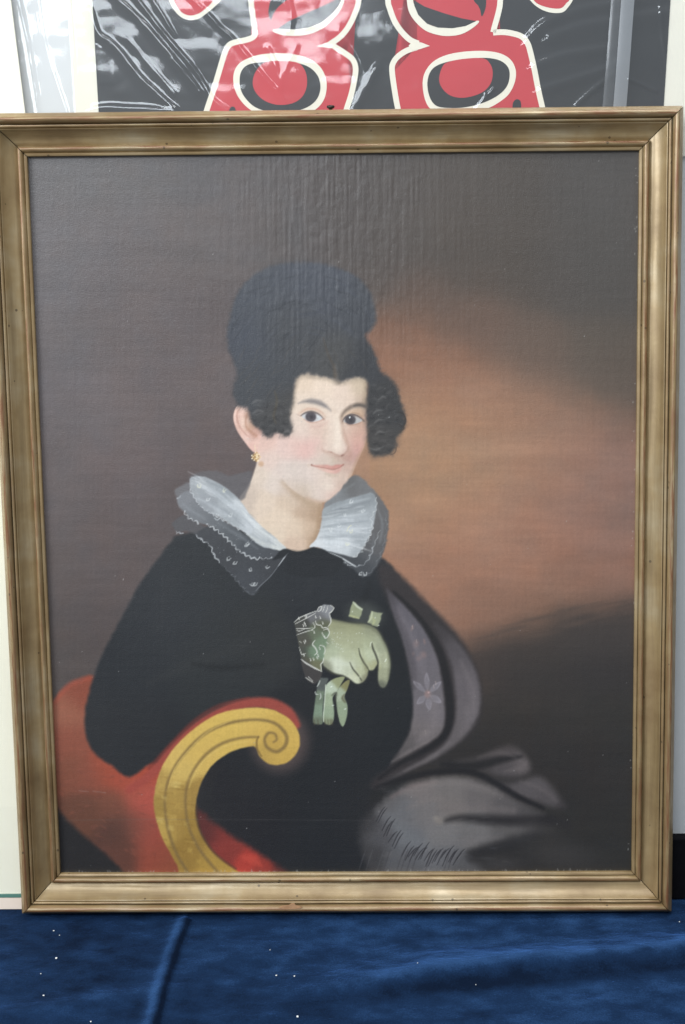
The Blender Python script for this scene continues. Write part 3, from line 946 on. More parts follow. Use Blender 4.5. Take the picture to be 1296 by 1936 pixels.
# ---- neck, ear, face
SKIN = [(575, 722, (226, 206, 182)), (610, 735, (233, 214, 192)), (650, 742, (230, 210, 190)), (678, 738, (206, 188, 162)), (688, 760, (186, 164, 142)), (568, 760, (229, 211, 190)), (610, 768, (231, 213, 193)), (638, 780, (231, 213, 194)), (665, 758, (226, 206, 186)),
        (560, 800, (226, 208, 190)), (600, 812, (223, 198, 180)), (570, 822, (226, 206, 190)), (640, 810, (230, 212, 193)), (632, 838, (227, 209, 190)), (646, 848, (230, 212, 195)), (690, 800, (196, 164, 142)), (664, 812, (212, 182, 162)), (674, 830, (214, 176, 158)), (686, 822, (202, 164, 144)),
        (680, 850, (206, 162, 148)), (668, 862, (196, 158, 146)), (580, 848, (224, 189, 177)), (560, 842, (224, 192, 178)), (545, 850, (225, 199, 186)), (600, 845, (226, 196, 182)), (612, 866, (217, 200, 184)), (634, 872, (208, 190, 172)), (655, 870, (192, 164, 148)), (600, 885, (223, 205, 190)),
        (580, 892, (221, 206, 193)), (560, 892, (221, 203, 190)), (535, 890, (221, 205, 192)), (510, 868, (225, 203, 188)), (650, 905, (213, 192, 174)), (620, 912, (224, 207, 190)), (630, 930, (222, 196, 180)), (602, 930, (222, 206, 191)), (646, 925, (204, 178, 160)), (664, 888, (208, 180, 162)),
        (520, 912, (223, 209, 194)), (545, 922, (216, 199, 182)), (570, 940, (208, 190, 170)), (500, 840, (224, 192, 176)), (490, 900, (221, 205, 186)), (500, 950, (224, 206, 184)), (530, 980, (226, 207, 183)), (560, 1000, (222, 202, 177)), (585, 1000, (208, 184, 157)), (600, 970, (184, 158, 130)), (600, 1020, (186, 160, 132)),
        (560, 1030, (214, 190, 166)), (520, 1010, (224, 206, 182)), (470, 940, (206, 190, 172)), (545, 950, (214, 194, 170)), (575, 962, (196, 172, 146))]
SKIN = [(x, y, (c[0] * .975, (c[1] - 3) * .975, c[2] * .965)) for x, y, c in SKIN]
fill([(484, 852), (486, 872), (482, 888), (476, 905), (466, 924), (452, 946), (470, 975), (490, 1000), (520, 1022), (540, 1036), (560, 1043), (582, 1038), (596, 1020), (604, 1000), (607, 975), (609, 950), (600, 900), (540, 850)], [(x, y, c, 15) for x, y, c in SKIN], 2.5)
# shadow of the chin
stroke([(535, 912), (560, 936), (585, 951), (606, 957)], [4, 12, 15, 8], (176, 150, 124), 0.7, 9)
stroke([(605, 955), (604, 985), (598, 1015), (585, 1035)], [4, 10, 9, 4], (160, 132, 104), 0.6, 5)
face = [(552, 706), (600, 700), (650, 705), (692, 705), (694, 740), (695, 780), (695, 810), (693, 832), (687, 850), (679, 866), (673, 880), (667, 895), (660, 909), (652, 921), (642, 934), (630, 943), (616, 949), (604, 949.5), (590, 946), (575, 939), (560, 930), (545, 918), (530, 900), (505, 890), (490, 862), (480, 840), (470, 790), (500, 740)]
fill(face, [(x, y, c, 15) for x, y, c in SKIN], 1.6, sub=4)
# ear
fill(za([(380, 745), (300, 738), (245, 748), (195, 790), (165, 860), (155, 930), (165, 1000), (185, 1060), (220, 1135), (270, 1210), (330, 1290), (380, 1355), (430, 1400), (470, 1395), (500, 1330), (520, 1230), (560, 1100), (560, 900), (470, 760)], 420, 660, 7.2),
     [(448, 780, (222, 184, 168), 9), (446, 800, (216, 176, 160), 9), (456, 775, (224, 190, 174), 9), (462, 800, (226, 196, 178), 9), (470, 785, (190, 150, 130), 7), (472, 805, (196, 156, 132), 8), (480, 820, (194, 152, 136), 8), (466, 830, (224, 190, 176), 9), (478, 845, (222, 180, 166), 9), (456, 820, (218, 180, 164), 9), (490, 840, (224, 190, 174), 10), (496, 830, (220, 178, 164), 8)], 1.6)
stroke(za([(250, 790), (215, 850), (203, 930), (222, 1010), (265, 1090), (330, 1165), (380, 1200)], 420, 660, 7.2), [1.5, 3, 3.4, 3.4, 3, 2.5, 1.5], (190, 146, 130), 0.65, 1.6)
stroke(za([(185, 850), (175, 930), (190, 1020)], 420, 660, 7.2), [2, 3.5, 2], (234, 204, 190), 0.6, 1.6)
stroke(za([(345, 880), (325, 960), (335, 1060), (400, 1130), (460, 1180)], 420, 660, 7.2), [2, 4, 4, 5, 6], (176, 132, 110), 0.6, 2.2)
for dx in (0, 6, 12):
    stroke(za([(275 + dx * 3, 750), (285 + dx * 3, 790), (300 + dx * 2, 830)], 420, 660, 7.2), [1.2, 1, .5], (110, 92, 86), 0.5, 0.8)

F = lambda p: za(p, 530, 700, 6.48)
# modelling of the face
dab(*F([(320, 930)])[0], 40, 26, (222, 168, 158), 0.14, 1.0, -0.25)
dab(*F([(940, 880)])[0], 15, 26, (214, 162, 148), 0.2, 1.0)
stroke(F([(1050, 150), (1058, 300), (1052, 430)]), [10, 12, 10], (160, 138, 112), 0.45, 6)
stroke(F([(205, 110), (170, 260), (150, 420), (110, 560)]), [8, 8, 6, 5], (186, 166, 142), 0.5, 5)
stroke(F([(240, 70), (420, 85), (600, 120), (740, 160), (860, 140), (1000, 125)]), [8, 8, 8, 9, 8, 8], (176, 158, 136), 0.5, 5)
# eye sockets
stroke(F([(230, 530), (330, 480), (450, 490), (550, 560)]), [3, 7, 7, 4], (206, 172, 150), 0.55, 4)
stroke(F([(640, 480), (690, 540), (700, 640)]), [6, 7, 4], (214, 192, 172), 0.5, 5)
stroke(F([(760, 640), (755, 570), (800, 500), (860, 455)]), [6, 8, 8, 5], (150, 124, 104), 0.6, 4)
fill(F([(790, 560), (840, 500), (920, 470), (1010, 480), (1040, 540), (1000, 580), (930, 550), (850, 545)]), (196, 164, 136), 4, 0.7)
stroke(F([(590, 620), (540, 660), (470, 690), (380, 690)]), [2, 5, 6, 4], (206, 172, 158), 0.45, 4)
# left eye
fill(F([(262, 556), (310, 525), (380, 515), (440, 530), (490, 560), (515, 592), (470, 618), (400, 632), (330, 620), (290, 590)]), (196, 195, 196), 1.8, 0.9)
stroke(F([(455, 560), (485, 585), (465, 610)]), [3, 6, 3], (214, 216, 216), 0.8, 1.6)
dab(*F([(376, 570)])[0], 12.4, 11.8, (82, 75, 79), 1.0, 0.36)
dab(*F([(385, 572)])[0], 5.5, 5.5, (54, 49, 53), 0.75, 0.8)
dab(*F([(350, 590)])[0], 4, 4, (96, 86, 86), 0.5, 0.8)
stroke(F([(255, 556), (310, 522), (380, 508), (450, 526), (500, 558), (535, 598)]), [1.4, 3.4, 4.4, 3.4, 2.2, 1.2], (88, 79, 79), 0.8, 1.5)
stroke(F([(290, 598), (340, 632), (410, 642), (470, 628), (520, 605)]), [1.4, 2, 2, 2, 2], (196, 158, 142), 0.8, 1.3)
dab(*F([(535, 600)])[0], 4.5, 4, (176, 138, 124), 0.6, 0.9)
stroke(F([(250, 520), (320, 478), (400, 470), (470, 488), (530, 530)]), [1, 2, 2, 2, 1.4], (196, 154, 134), 0.55, 1.6)
stroke(F([(205, 540), (240, 556), (262, 558)]), [0.6, 1.4, 2], (150, 122, 110), 0.6, 1)
# right eye
fill(F([(775, 620), (815, 572), (870, 555), (930, 565), (980, 590), (1010, 615), (960, 645), (890, 662), (820, 655)]), (180, 180, 178), 1.8, 0.9)
dab(*F([(860, 606)])[0], 12.4, 11.4, (76, 70, 73), 1.0, 0.36)
dab(*F([(868, 612)])[0], 5.5, 5.5, (50, 46, 50), 0.75, 0.8)
dab(*F([(854, 576)])[0], 2.0, 2.2, (238, 240, 238), 1.0, 0.5)
stroke(F([(762, 630), (800, 575), (865, 545), (930, 552), (990, 585), (1030, 625)]), [1.6, 3.4, 4.4, 3.4, 2.8, 1.6], (80, 71, 70), 0.8, 1.5)
stroke(F([(800, 648), (860, 672), (930, 662), (990, 640)]), [1.2, 1.8, 1.8, 1.6], (170, 134, 116), 0.75, 1.3)
stroke(F([(880, 520), (950, 530), (1010, 570)]), [1.4, 2, 1.4], (160, 128, 104), 0.6, 1.4)
dab(*F([(1020, 615)])[0], 4, 5, (120, 106, 92), 0.6, 0.9)
# brows
stroke(F([(225, 405), (290, 385), (380, 378), (470, 395), (540, 430), (590, 465), (620, 495)]), [1, 5, 10, 10.5, 8, 4, 1], (138, 130, 127), 0.8, 3.8)
stroke(F([(330, 380), (420, 385), (500, 412), (560, 445)]), [2, 4, 4, 2], (112, 107, 106), 0.45, 2.6)
stroke(F([(758, 560), (775, 525), (820, 480), (880, 445), (950, 425), (1020, 432), (1060, 450)]), [2, 3, 5.5, 8, 9.5, 9, 6], (118, 104, 93), 0.8, 3.4)
stroke(F([(900, 440), (960, 425), (1030, 438)]), [2, 4.5, 4], (74, 68, 64), 0.6, 2)
# nose
stroke(F([(755, 620), (758, 700), (775, 780), (800, 850), (825, 910), (835, 955)]), [6, 7, 7, 7, 6, 4], (186, 154, 135), 0.5, 4.5)
fill(F([(775, 700), (810, 800), (850, 900), (880, 1000), (850, 1060), (830, 1000), (830, 930), (800, 850)]), (192, 152, 134), 4, 0.5)
stroke(F([(690, 560), (700, 700), (705, 820), (700, 900)]), [6, 9, 10, 8], (238, 222, 204), 0.55, 6)
dab(*F([(685, 925)])[0], 9, 8, (240, 222, 206), 0.6, 1.0)
stroke(F([(560, 700), (545, 800), (520, 900)]), [6, 9, 8], (212, 190, 170), 0.4, 7)
dab(*F([(470, 970)])[0], 10, 16, (206, 184, 168), 0.4, 1.0)
dab(*F([(160, 1250)])[0], 34, 40, (206, 194, 182), 0.5, 1.0, -0.5)
dab(*F([(300, 1420)])[0], 34, 22, (204, 188, 172), 0.4, 1.0, 0.5)
stroke(F([(640, 1080), (560, 1110), (470, 1120)]), [6, 9, 6], (208, 188, 172), 0.4, 6)
dab(*F([(690, 1100)])[0], 12, 9, (200, 176, 158), 0.45, 1.0)
stroke(F([(512, 935), (516, 970), (545, 992), (590, 1000)]), [1.5, 2.4, 2.6, 2], (196, 164, 146), 0.55, 2.2)
stroke(F([(590, 1000), (630, 1008), (670, 1030), (710, 1048), (750, 1052), (790, 1028), (825, 985), (838, 940)]), [2, 2.8, 3.4, 3.8, 4, 3.6, 3, 2], (174, 136, 120), 0.62, 2.3)
stroke([(611, 852), (624, 859), (640, 865), (654, 862), (660, 850)], [3, 7, 9, 8, 4], (188, 156, 140), 0.5, 5)
dab(616, 846, 8, 6, (226, 205, 188), 0.5, 1.0)
stroke([(640, 800), (641, 825), (640, 848)], [8, 11, 14], (236, 218, 200), 0.4, 7)
dab(*F([(765, 1043)])[0], 6, 3.2, (140, 102, 90), 0.7, 0.9, -0.35)
dab(*F([(625, 1004)])[0], 4, 2, (160, 116, 102), 0.5, 0.9, 0.2)
fill(F([(840, 1010), (870, 1000), (890, 1060), (870, 1110), (820, 1110), (760, 1085), (790, 1060)]), (184, 144, 130), 4, 0.55)
dab(*F([(650, 1095)])[0], 4, 9, (196, 178, 158), 0.6, 1.0)
# mouth
fill(F([(395, 1165), (450, 1160), (520, 1158), (580, 1158), (635, 1172), (685, 1156), (730, 1156), (775, 1160), (740, 1185), (690, 1205), (640, 1217), (560, 1200), (470, 1186)]), [(605, 881, (206, 160, 146), 8), (620, 883, (204, 150, 138), 8), (634, 883, (198, 138, 127), 7), (645, 882, (196, 136, 125), 7)], 2.0, 0.9)
fill(F([(450, 1192), (560, 1205), (640, 1219), (700, 1208), (750, 1190), (740, 1230), (700, 1262), (650, 1270), (590, 1258), (520, 1232)]), [(605, 888, (216, 178, 162), 8), (625, 892, (218, 174, 160), 8), (640, 890, (213, 162, 150), 8)], 2.8, 0.85)
stroke(F([(385, 1158), (400, 1170), (470, 1186), (560, 1200), (640, 1216), (690, 1206), (740, 1186), (775, 1155)]), [2.6, 2.2, 2, 2, 2.2, 2, 2, 1.8], (160, 106, 95), 0.7, 1.5)
dab(*F([(386, 1160)])[0], 3.2, 2.4, (150, 108, 92), 0.7, 0.9)
dab(*F([(775, 1158)])[0], 2.4, 3, (158, 112, 96), 0.6, 0.9)
stroke(F([(560, 1268), (640, 1292), (700, 1288)]), [3, 6, 3], (186, 166, 146), 0.55, 4)
dab(*F([(600, 1240)])[0], 7, 3, (228, 184, 168), 0.5, 1.0, 0.2)
dab(*F([(350, 1165)])[0], 5, 6, (200, 178, 160), 0.5, 1.0)
dab(*F([(600, 1430)])[0], 22, 16, (234, 220, 203), 0.45, 1.0)
stroke(F([(330, 1560), (420, 1600), (510, 1615), (600, 1595), (680, 1540)]), [4, 5, 5, 5, 4], (188, 156, 132), 0.45, 3.5)
stroke(F([(840, 1330), (900, 1210), (950, 1080), (1030, 950), (1062, 850)]), [4, 5, 6, 6, 5], (176, 142, 114), 0.5, 4)

# ---- hair
HC = [(480, 560, (37, 40, 47), 50), (600, 540, (38, 41, 49), 50), (680, 580, (37, 39, 44), 40), (560, 620, (38, 39, 42), 50), (460, 650, (36, 39, 47), 40), (480, 720, (36, 38, 42), 40), (630, 670, (43, 42, 41), 30), (690, 690, (32, 33, 36), 30), (730, 760, (34, 33, 33), 30), (720, 840, (40, 37, 35), 24), (530, 780, (40, 38, 37), 30), (510, 810, (36, 35, 35), 20)]
hair = [(452, 768), (444, 752), (441, 735), (448, 708), (441, 680), (432, 658), (430, 636), (434, 606), (440, 578), (454, 548), (476, 524), (506, 506), (540, 498), (575, 495), (610, 499), (645, 508), (676, 524), (697, 548), (709, 578), (711, 604), (703, 622), (690, 634), (700, 652), (712, 676), (720, 702), (738, 716), (752, 734), (757, 758),
        (764, 778), (767, 800), (760, 818), (751, 826), (749, 842), (740, 856), (722, 861), (706, 862), (697, 846), (695, 810), (693, 780), (695, 745), (692, 716), (668, 714), (645, 722), (632, 716), (606, 711), (580, 706), (564, 712), (557, 730), (555, 752), (551, 772), (548, 788), (552, 806), (549, 820), (538, 824), (524, 817), (512, 825),
        (500, 822), (492, 810), (480, 803), (472, 786), (468, 770)]
fill(hair, (70, 64, 62), 11, 0.5, wob=5, wscale=12, sub=4)
fill(hair, ds(HC, 0.55, 1.66), 5.0, wob=2.2, wscale=6, sub=4)  # hair lifted, some varnish glare put into its colour
def strands(n, poly, col, flow, ln, wd, al):
    P = np.array(poly, float)
    k = 0
    while k < n:
        x, y = random.uniform(P[:, 0].min(), P[:, 0].max()), random.uniform(P[:, 1].min(), P[:, 1].max())
        ins = False
        for q in range(len(P)):
            (x0, y0), (x1, y1) = P[q], P[q - 1]
            if (y0 > y) != (y1 > y) and x < (x1 - x0) * (y - y0) / (y1 - y0) + x0:
                ins = not ins
        if not ins:
            continue
        k += 1
        a = flow(x, y) + random.uniform(-.25, .25)
        L = random.uniform(.6, 1.2) * ln
        stroke([(x - math.cos(a) * L, y - math.sin(a) * L), (x + random.uniform(-2, 2), y + random.uniform(-2, 2)), (x + math.cos(a) * L, y + math.sin(a) * L)], [0.6, wd, 0.6], random.choice(col), al, 1.2)


bun = [(445, 640), (450, 575), (500, 520), (575, 504), (650, 518), (698, 570), (700, 610), (640, 640), (540, 640)]
strands(70, bun, [(72, 75, 84), (40, 42, 47), (66, 70, 80)], lambda x, y: math.atan2(y - 700, x - 575) + math.pi / 2, 22, 3, 0.35)
low = [(446, 670), (560, 640), (690, 640), (712, 700), (640, 712), (560, 705), (548, 760), (460, 760)]
strands(60, low, [(74, 75, 78), (40, 41, 45), (78, 73, 68)], lambda x, y: 2.2 if x < 620 else 1.0, 16, 2.6, 0.35)
stroke([(612, 640), (620, 668), (630, 690), (634, 712)], [2, 4, 5, 6], (78, 68, 58), 0.55, 3)
stroke([(634, 690), (636, 712), (640, 722)], [3, 9, 7], (112, 100, 88), 0.4, 4)
stroke([(540, 598), (570, 594), (620, 590)], [1, 3, 1], (58, 62, 72), 0.5, 2)
# feathery edge
for k in range(120):
    t_ = random.random()
    seg = catmull(hair, True, 4)
    q = seg[int(t_ * len(seg))]
    if q[1] > 700 and 552 < q[0] < 696:
        continue
    a = math.atan2(q[1] - 690, q[0] - 580) + random.uniform(-.7, .7)
    L = random.uniform(3, 9)
    stroke([q - np.array([math.cos(a), math.sin(a)]) * 4, q + np.array([math.cos(a), math.sin(a)]) * L], [2.2, 0.4], random.choice([(54, 54, 58), (66, 62, 62)]), 0.3, 1.8)
# curls: coiled ringlets at both temples
def ringlet(x, y, r, n=2, c1=(100, 97, 95), c2=(32, 31, 32)):
    for k in range(n):
        a0 = (3.6 if k % 2 == 0 else 0.6) + random.uniform(-1.1, 1.1)
        rr = r * (1 - 0.22 * k)
        P = [(x + rr * math.cos(a0 + j * 0.6), y + rr * 0.8 * math.sin(a0 + j * 0.6)) for j in range(6)]
        stroke(P[:4], [0.8, 3.6, 4.2, 0.8], c1 if k % 2 == 0 else c2, 0.26 if k % 2 == 0 else 0.4, 2.6)


for x, y, r in ((484, 772, 9), (500, 765, 9), (516, 770, 9), (534, 764, 9), (545, 780, 7), (482, 790, 8), (497, 787, 9), (512, 792, 9), (528, 788, 9), (542, 797, 8), (500, 805, 8), (515, 811, 8), (531, 811, 8), (544, 815, 6), (508, 819, 6),
                (706, 735, 9), (722, 740, 9), (740, 748, 9), (706, 760, 9), (722, 765, 10), (740, 770, 9), (704, 785, 9), (720, 790, 10), (738, 795, 9), (756, 790, 8), (758, 808, 7), (706, 810, 9), (722, 815, 10), (738, 822, 9), (708, 835, 9), (724, 840, 9), (736, 846, 7), (712, 852, 7)):
    ringlet(x, y, r)
for P, wd in (([(476, 764), (484, 758), (494, 757)], 4), ([(478, 782), (488, 776), (498, 778)], 4), ([(536, 818), (545, 815), (549, 820)], 5), ([(706, 782), (714, 776), (724, 776)], 4), ([(708, 800), (716, 794), (726, 795)], 3.5), ([(710, 822), (718, 816), (728, 818)], 3.5), ([(716, 756), (724, 750), (730, 752)], 3.5), ([(700, 848), (712, 850), (726, 844)], 3)):
    stroke(P, [1, wd * 1.3, 1], (118, 115, 113), 0.5, 2.2)
stroke([(520, 740), (524, 760), (518, 785), (522, 800)], [2, 4, 4, 2], (86, 74, 54), 0.45, 3)
stroke([(752, 778), (762, 782), (767, 794), (762, 806), (754, 802)], [2, 3, 4, 3, 2], (50, 46, 44), 0.9, 1.2)
stroke([(755, 816), (762, 812), (764, 804)], [2, 3, 2], (70, 60, 52), 0.7, 1.2)
stroke([(751, 842), (747, 856), (738, 860)], [1, 1.6, 0.8], (56, 50, 46), 0.7, 0.8)
dab(736, 789, 1.6, 2, (150, 150, 150), 0.8, 0.6)
# earring
dab(494, 877, 8, 8, (198, 158, 124), 0.7, 0.7)
dab(484, 864, 9.5, 10, (172, 134, 84), 0.75, 0.5)
stroke([(482, 842), (483, 848), (483.5, 856)], [1.4, 1.6, 1.4], (226, 204, 172), 0.9, 0.7)
for k in range(24):
    a, r = random.uniform(0, 6.3), random.uniform(2, 9)
    dab(484 + r * math.cos(a), 864 + r * math.sin(a), 1.9, 1.9, random.choice([(226, 196, 140), (240, 218, 176), (132, 92, 50), (196, 150, 88)]), 0.9, 0.6)
for x, y in ((476.5, 861), (477, 867), (481, 870), (486, 864)):
    dab(x, y, 1.9, 1.9, (240, 226, 196), 0.9, 0.5)

# ---- collar
zc = lambda p: za(p, 310, 860, 2.817)
fill(zc([(135, 128), (170, 98), (240, 82), (300, 92), (350, 112), (400, 100), (470, 90), (455, 170), (410, 245), (300, 200), (200, 180)]), (96, 94, 96), 3, 0.75, wob=1.5)                    # far ruffle
fill(zc([(46, 372), (60, 350), (90, 330), (120, 320), (180, 360), (240, 400), (200, 430), (120, 405), (75, 418)]), (84, 83, 85), 2.5, 0.85, wob=1.5)
fill(zc([(62, 190), (90, 165), (140, 150), (170, 240), (200, 330), (150, 345), (108, 305), (80, 280), (70, 240)]), (114, 113, 115), 2.5, 0.85, wob=1.5)
# lowest sheer point over the dress
fill(zc([(170, 425), (240, 380), (340, 420), (450, 480), (600, 520), (650, 505), (662, 520), (610, 592), (570, 645), (520, 695), (478, 748), (440, 728), (395, 675), (345, 620), (300, 572), (265, 530), (245, 480), (205, 455)]), [(390, 1010, (66, 67, 70), 30), (430, 1050, (62, 63, 66), 30), (470, 1090, (66, 68, 72), 30), (510, 1060, (60, 61, 64), 30)], 2.5, 0.95, wob=1)
# middle tier
fill(zc([(75, 230), (130, 190), (200, 250), (290, 330), (400, 400), (500, 470), (610, 510), (585, 552), (530, 548), (475, 552), (420, 522), (375, 488), (340, 450), (305, 415), (265, 385), (200, 365), (150, 343), (112, 303), (85, 275)]), [(345, 945, (124, 125, 128), 18), (375, 975, (116, 118, 121), 20), (410, 985, (104, 107, 110), 20), (440, 1005, (88, 91, 94), 20), (480, 1035, (76, 79, 83), 20), (515, 1050, (74, 76, 80), 20)], 2, 0.95, wob=1.2)
# upper white tier
fill(zc([(138, 128), (180, 112), (240, 125), (300, 155), (350, 188), (405, 240), (440, 290), (480, 338), (540, 398), (600, 445), (655, 500), (630, 512), (580, 500), (530, 490), (485, 462), (440, 420), (395, 392), (340, 360), (290, 328), (230, 300), (190, 260), (150, 205)]),
     [(370, 915, (158, 161, 163), 16), (400, 920, (164, 168, 170), 18), (430, 930, (150, 155, 158), 16), (395, 945, (150, 153, 156), 16), (430, 960, (176, 180, 182), 16), (455, 955, (186, 190, 192), 14), (470, 985, (192, 196, 198), 16), (440, 985, (160, 165, 167), 16), (500, 1010, (196, 199, 198), 14), (490, 1025, (168, 172, 174), 14), (530, 1035, (204, 206, 202), 12)], 1.8, 0.96, wob=1)
for P, c, wd in (([(150, 150), (250, 190), (360, 270), (430, 330)], (206, 210, 212), 9), ([(180, 230), (270, 275), (380, 340)], (196, 200, 203), 8), ([(300, 180), (390, 260), (470, 350)], (216, 219, 220), 8), ([(210, 130), (300, 175), (370, 235)], (128, 132, 136), 6), ([(420, 300), (500, 385), (590, 455)], (226, 228, 224), 8),
                 ([(230, 250), (330, 300), (430, 380)], (128, 132, 136), 6), ([(100, 260), (150, 300), (220, 340)], (140, 143, 146), 6), ([(300, 370), (400, 430), (500, 500)], (120, 124, 128), 7), ([(440, 420), (520, 470), (610, 500)], (222, 222, 212), 7)):
    stroke(zc(P), [2] + [wd] * (len(P) - 2) + [2], c, 0.45, 3.5)
# right wing
fill(zc([(850, 285), (900, 230), (950, 175), (1000, 112), (1040, 115), (1085, 150), (1120, 190), (1160, 235), (1195, 300), (1200, 360), (1190, 430), (1178, 500), (1150, 570), (1110, 630), (1060, 655), (1010, 610), (930, 560), (860, 500)]), [(660, 915, (100, 100, 100), 18), (690, 920, (112, 113, 114), 18), (720, 960, (98, 98, 99), 18), (728, 1000, (94, 94, 95), 18), (715, 1050, (86, 87, 89), 18), (690, 1080, (70, 72, 75), 16), (640, 940, (124, 127, 129), 16)], 2.6, 0.95, wob=2, wscale=7)
fill(zc([(775, 492), (805, 455), (832, 400), (842, 340), (850, 290), (900, 262), (980, 235), (1060, 212), (1115, 205), (1135, 255), (1128, 320), (1112, 390), (1085, 455), (1050, 510), (1015, 545), (950, 532), (880, 512), (820, 492)]),
     [(600, 1025, (208, 211, 212), 14), (620, 1000, (186, 190, 191), 16), (615, 970, (158, 162, 163), 14), (640, 960, (146, 150, 152), 16), (670, 950, (150, 154, 156), 16), (695, 945, (140, 144, 146), 14), (650, 1000, (184, 188, 190), 18), (690, 990, (176, 180, 182), 16), (680, 1030, (170, 174, 176), 16), (650, 1030, (204, 207, 208), 14), (705, 970, (162, 166, 168), 14)], 2, 0.97, wob=1)
for P, c, wd in (([(850, 360), (960, 330), (1090, 310)], (194, 198, 200), 8), ([(830, 420), (950, 400), (1080, 390)], (208, 211, 213), 9), ([(810, 460), (920, 465), (1040, 480)], (220, 223, 224), 9), ([(860, 320), (970, 280), (1090, 250)], (122, 126, 130), 6), ([(850, 385), (970, 365), (1090, 350)], (132, 137, 141), 5), ([(900, 290), (1000, 255), (1100, 230)], (186, 190, 192), 5),
                 ([(830, 440), (960, 432), (1060, 440)], (146, 151, 155), 4), ([(1140, 290), (1165, 370), (1150, 470)], (134, 136, 138), 5), ([(1120, 420), (1110, 500), (1080, 570)], (116, 118, 120), 5), ([(880, 250), (960, 190), (1020, 150)], (128, 130, 131), 6)):
    stroke(zc(P), [2, wd, 2], c, 0.45, 3)
for k in range(70):
    if k % 2:
        s0 = random.random()
        X0, Y0 = zc([(170 + 400 * s0 + random.uniform(-30, 40), 150 + 300 * s0 + random.uniform(-40, 60))])[0]
        a_ = 0.62 + random.uniform(-.2, .2)
    else:
        X0, Y0 = zc([(random.uniform(840, 1090), random.uniform(270, 500))])[0]
        a_ = -0.12 + (Y0 - 980) * 0.006 + random.uniform(-.1, .1)
    L_ = random.uniform(8, 22)
    stroke([(X0 - math.cos(a_) * L_, Y0 - math.sin(a_) * L_), (X0, Y0 + random.uniform(-2, 2)), (X0 + math.cos(a_) * L_, Y0 + math.sin(a_) * L_)], [0.6, random.uniform(1.5, 4), 0.6], random.choice([(226, 227, 226), (214, 216, 217), (150, 154, 157)]), 0.32, 1.6)


def lace(pts, amp, step, col, wd, al=0.9):
    P = catmull(zc(pts), False, 8)
    d = np.r_[0, np.cumsum(np.hypot(*np.diff(P, axis=0).T))]
    n = max(4, int(d[-1] / step))
    out = []
    for k in range(n + 1):
        s = d[-1] * k / n
        x, y = np.interp(s, d, P[:, 0]), np.interp(s, d, P[:, 1])
        x2, y2 = np.interp(min(s + 1, d[-1]), d, P[:, 0]), np.interp(min(s + 1, d[-1]), d, P[:, 1])
        x1, y1 = np.interp(max(s - 1, 0), d, P[:, 0]), np.interp(max(s - 1, 0), d, P[:, 1])
        L = math.hypot(x2 - x1, y2 - y1) + 1e-6
        sg = amp * (1 if k % 2 else -1) * random.uniform(.5, 1.2)
        out.append((x - (y2 - y1) / L * sg, y + (x2 - x1) / L * sg))
    stroke(out, [wd * random.uniform(.25, 1.25) for _ in out], col, al * 0.85, 0.9)
    for x, y in out:
        if random.random() < 0.35:
            dab(x + random.uniform(-2, 2), y + random.uniform(-2, 2), random.uniform(1.2, 2.4), random.uniform(1, 2), col, 0.8, 0.7)


W_ = (206, 208, 208)
lace([(138, 185), (160, 220), (190, 265), (230, 300), (270, 320)], 1.6, 5, (190, 192, 193), 2.0)
lace([(270, 340), (310, 345), (350, 362), (400, 390), (450, 420), (480, 455), (530, 478), (600, 498)], 2.2, 5.5, (186, 189, 190), 1.8)
lace([(110, 300), (130, 335), (185, 362)], 2.0, 5, W_, 2.6)
lace([(232, 375), (270, 392), (305, 420), (345, 455), (380, 490), (420, 522), (480, 552), (575, 550)], 2.0, 5.5, W_, 2.4)
lace([(170, 428), (205, 455), (245, 480), (266, 530), (300, 575)], 2.0, 6, (196, 198, 199), 2.2)
lace([(300, 575), (350, 625), (400, 685), (440, 728), (478, 746)], 1.4, 6, (112, 114, 118), 1.8, 0.7)
lace([(70, 235), (90, 220)], 1.0, 4, (160, 162, 164), 1.6)
lace([(65, 410), (100, 418)], 1.2, 4, (170, 172, 174), 1.8)
lace([(1128, 225), (1132, 280), (1105, 340), (1112, 395), (1085, 455), (1050, 515), (1010, 545)], 2.0, 6, (204, 206, 204), 2.0)
lace([(930, 556), (980, 582), (1030, 596), (1075, 575), (1100, 540), (1125, 470), (1150, 400)], 1.6, 7, (176, 179, 180), 1.8, 0.8)
lace([(1040, 640), (1090, 635), (1135, 575), (1165, 500), (1185, 400), (1180, 300)], 1.8, 8, (126, 128, 130), 1.8, 0.6)
stroke(zc([(662, 518), (640, 550), (610, 592)]), [2.4, 2, 1.2], (188, 190, 192), 0.9, 0.8)
stroke(zc([(610, 592), (570, 645), (520, 692), (490, 725)]), [1.4, 1.4, 1.6, 1], (120, 122, 126), 0.8, 0.9)
stroke(zc([(880, 520), (940, 545), (990, 575), (1025, 595)]), [1, 2.4, 2.6, 1.4], (214, 216, 216), 0.85, 0.9)
for x, y in ((190, 165), (320, 190), (235, 238), (355, 322), (285, 325), (450, 475), (440, 480), (380, 575), (345, 555), (462, 612), (552, 598), (488, 690), (470, 690), (965, 320), (935, 378), (1000, 408), (980, 475), (1060, 300), (890, 400), (1000, 250), (1075, 635), (1050, 632)):
    X, Y = zc([(x, y)])[0]
    c = (226, 224, 196) if (x, y) in ((190, 165), (320, 190), (1000, 408), (980, 475)) else (214, 216, 214)
    j = lambda: random.uniform(-1.6, 1.6)
    stroke([(X - 3 + j(), Y - 2 + j()), (X - 2 + j(), Y + 2), (X + 2, Y + 2 + j())], [1, 2.6, 1.4], c, 0.7, 1.0)
    stroke([(X + 3 + j(), Y - 2 + j()), (X + 2, Y + 1 + j())], [1.6, 1], c, 0.7, 1.0)
    dab(X + j(), Y - 3 + j(), 1.4, 1.8, c, 0.6, 0.7)
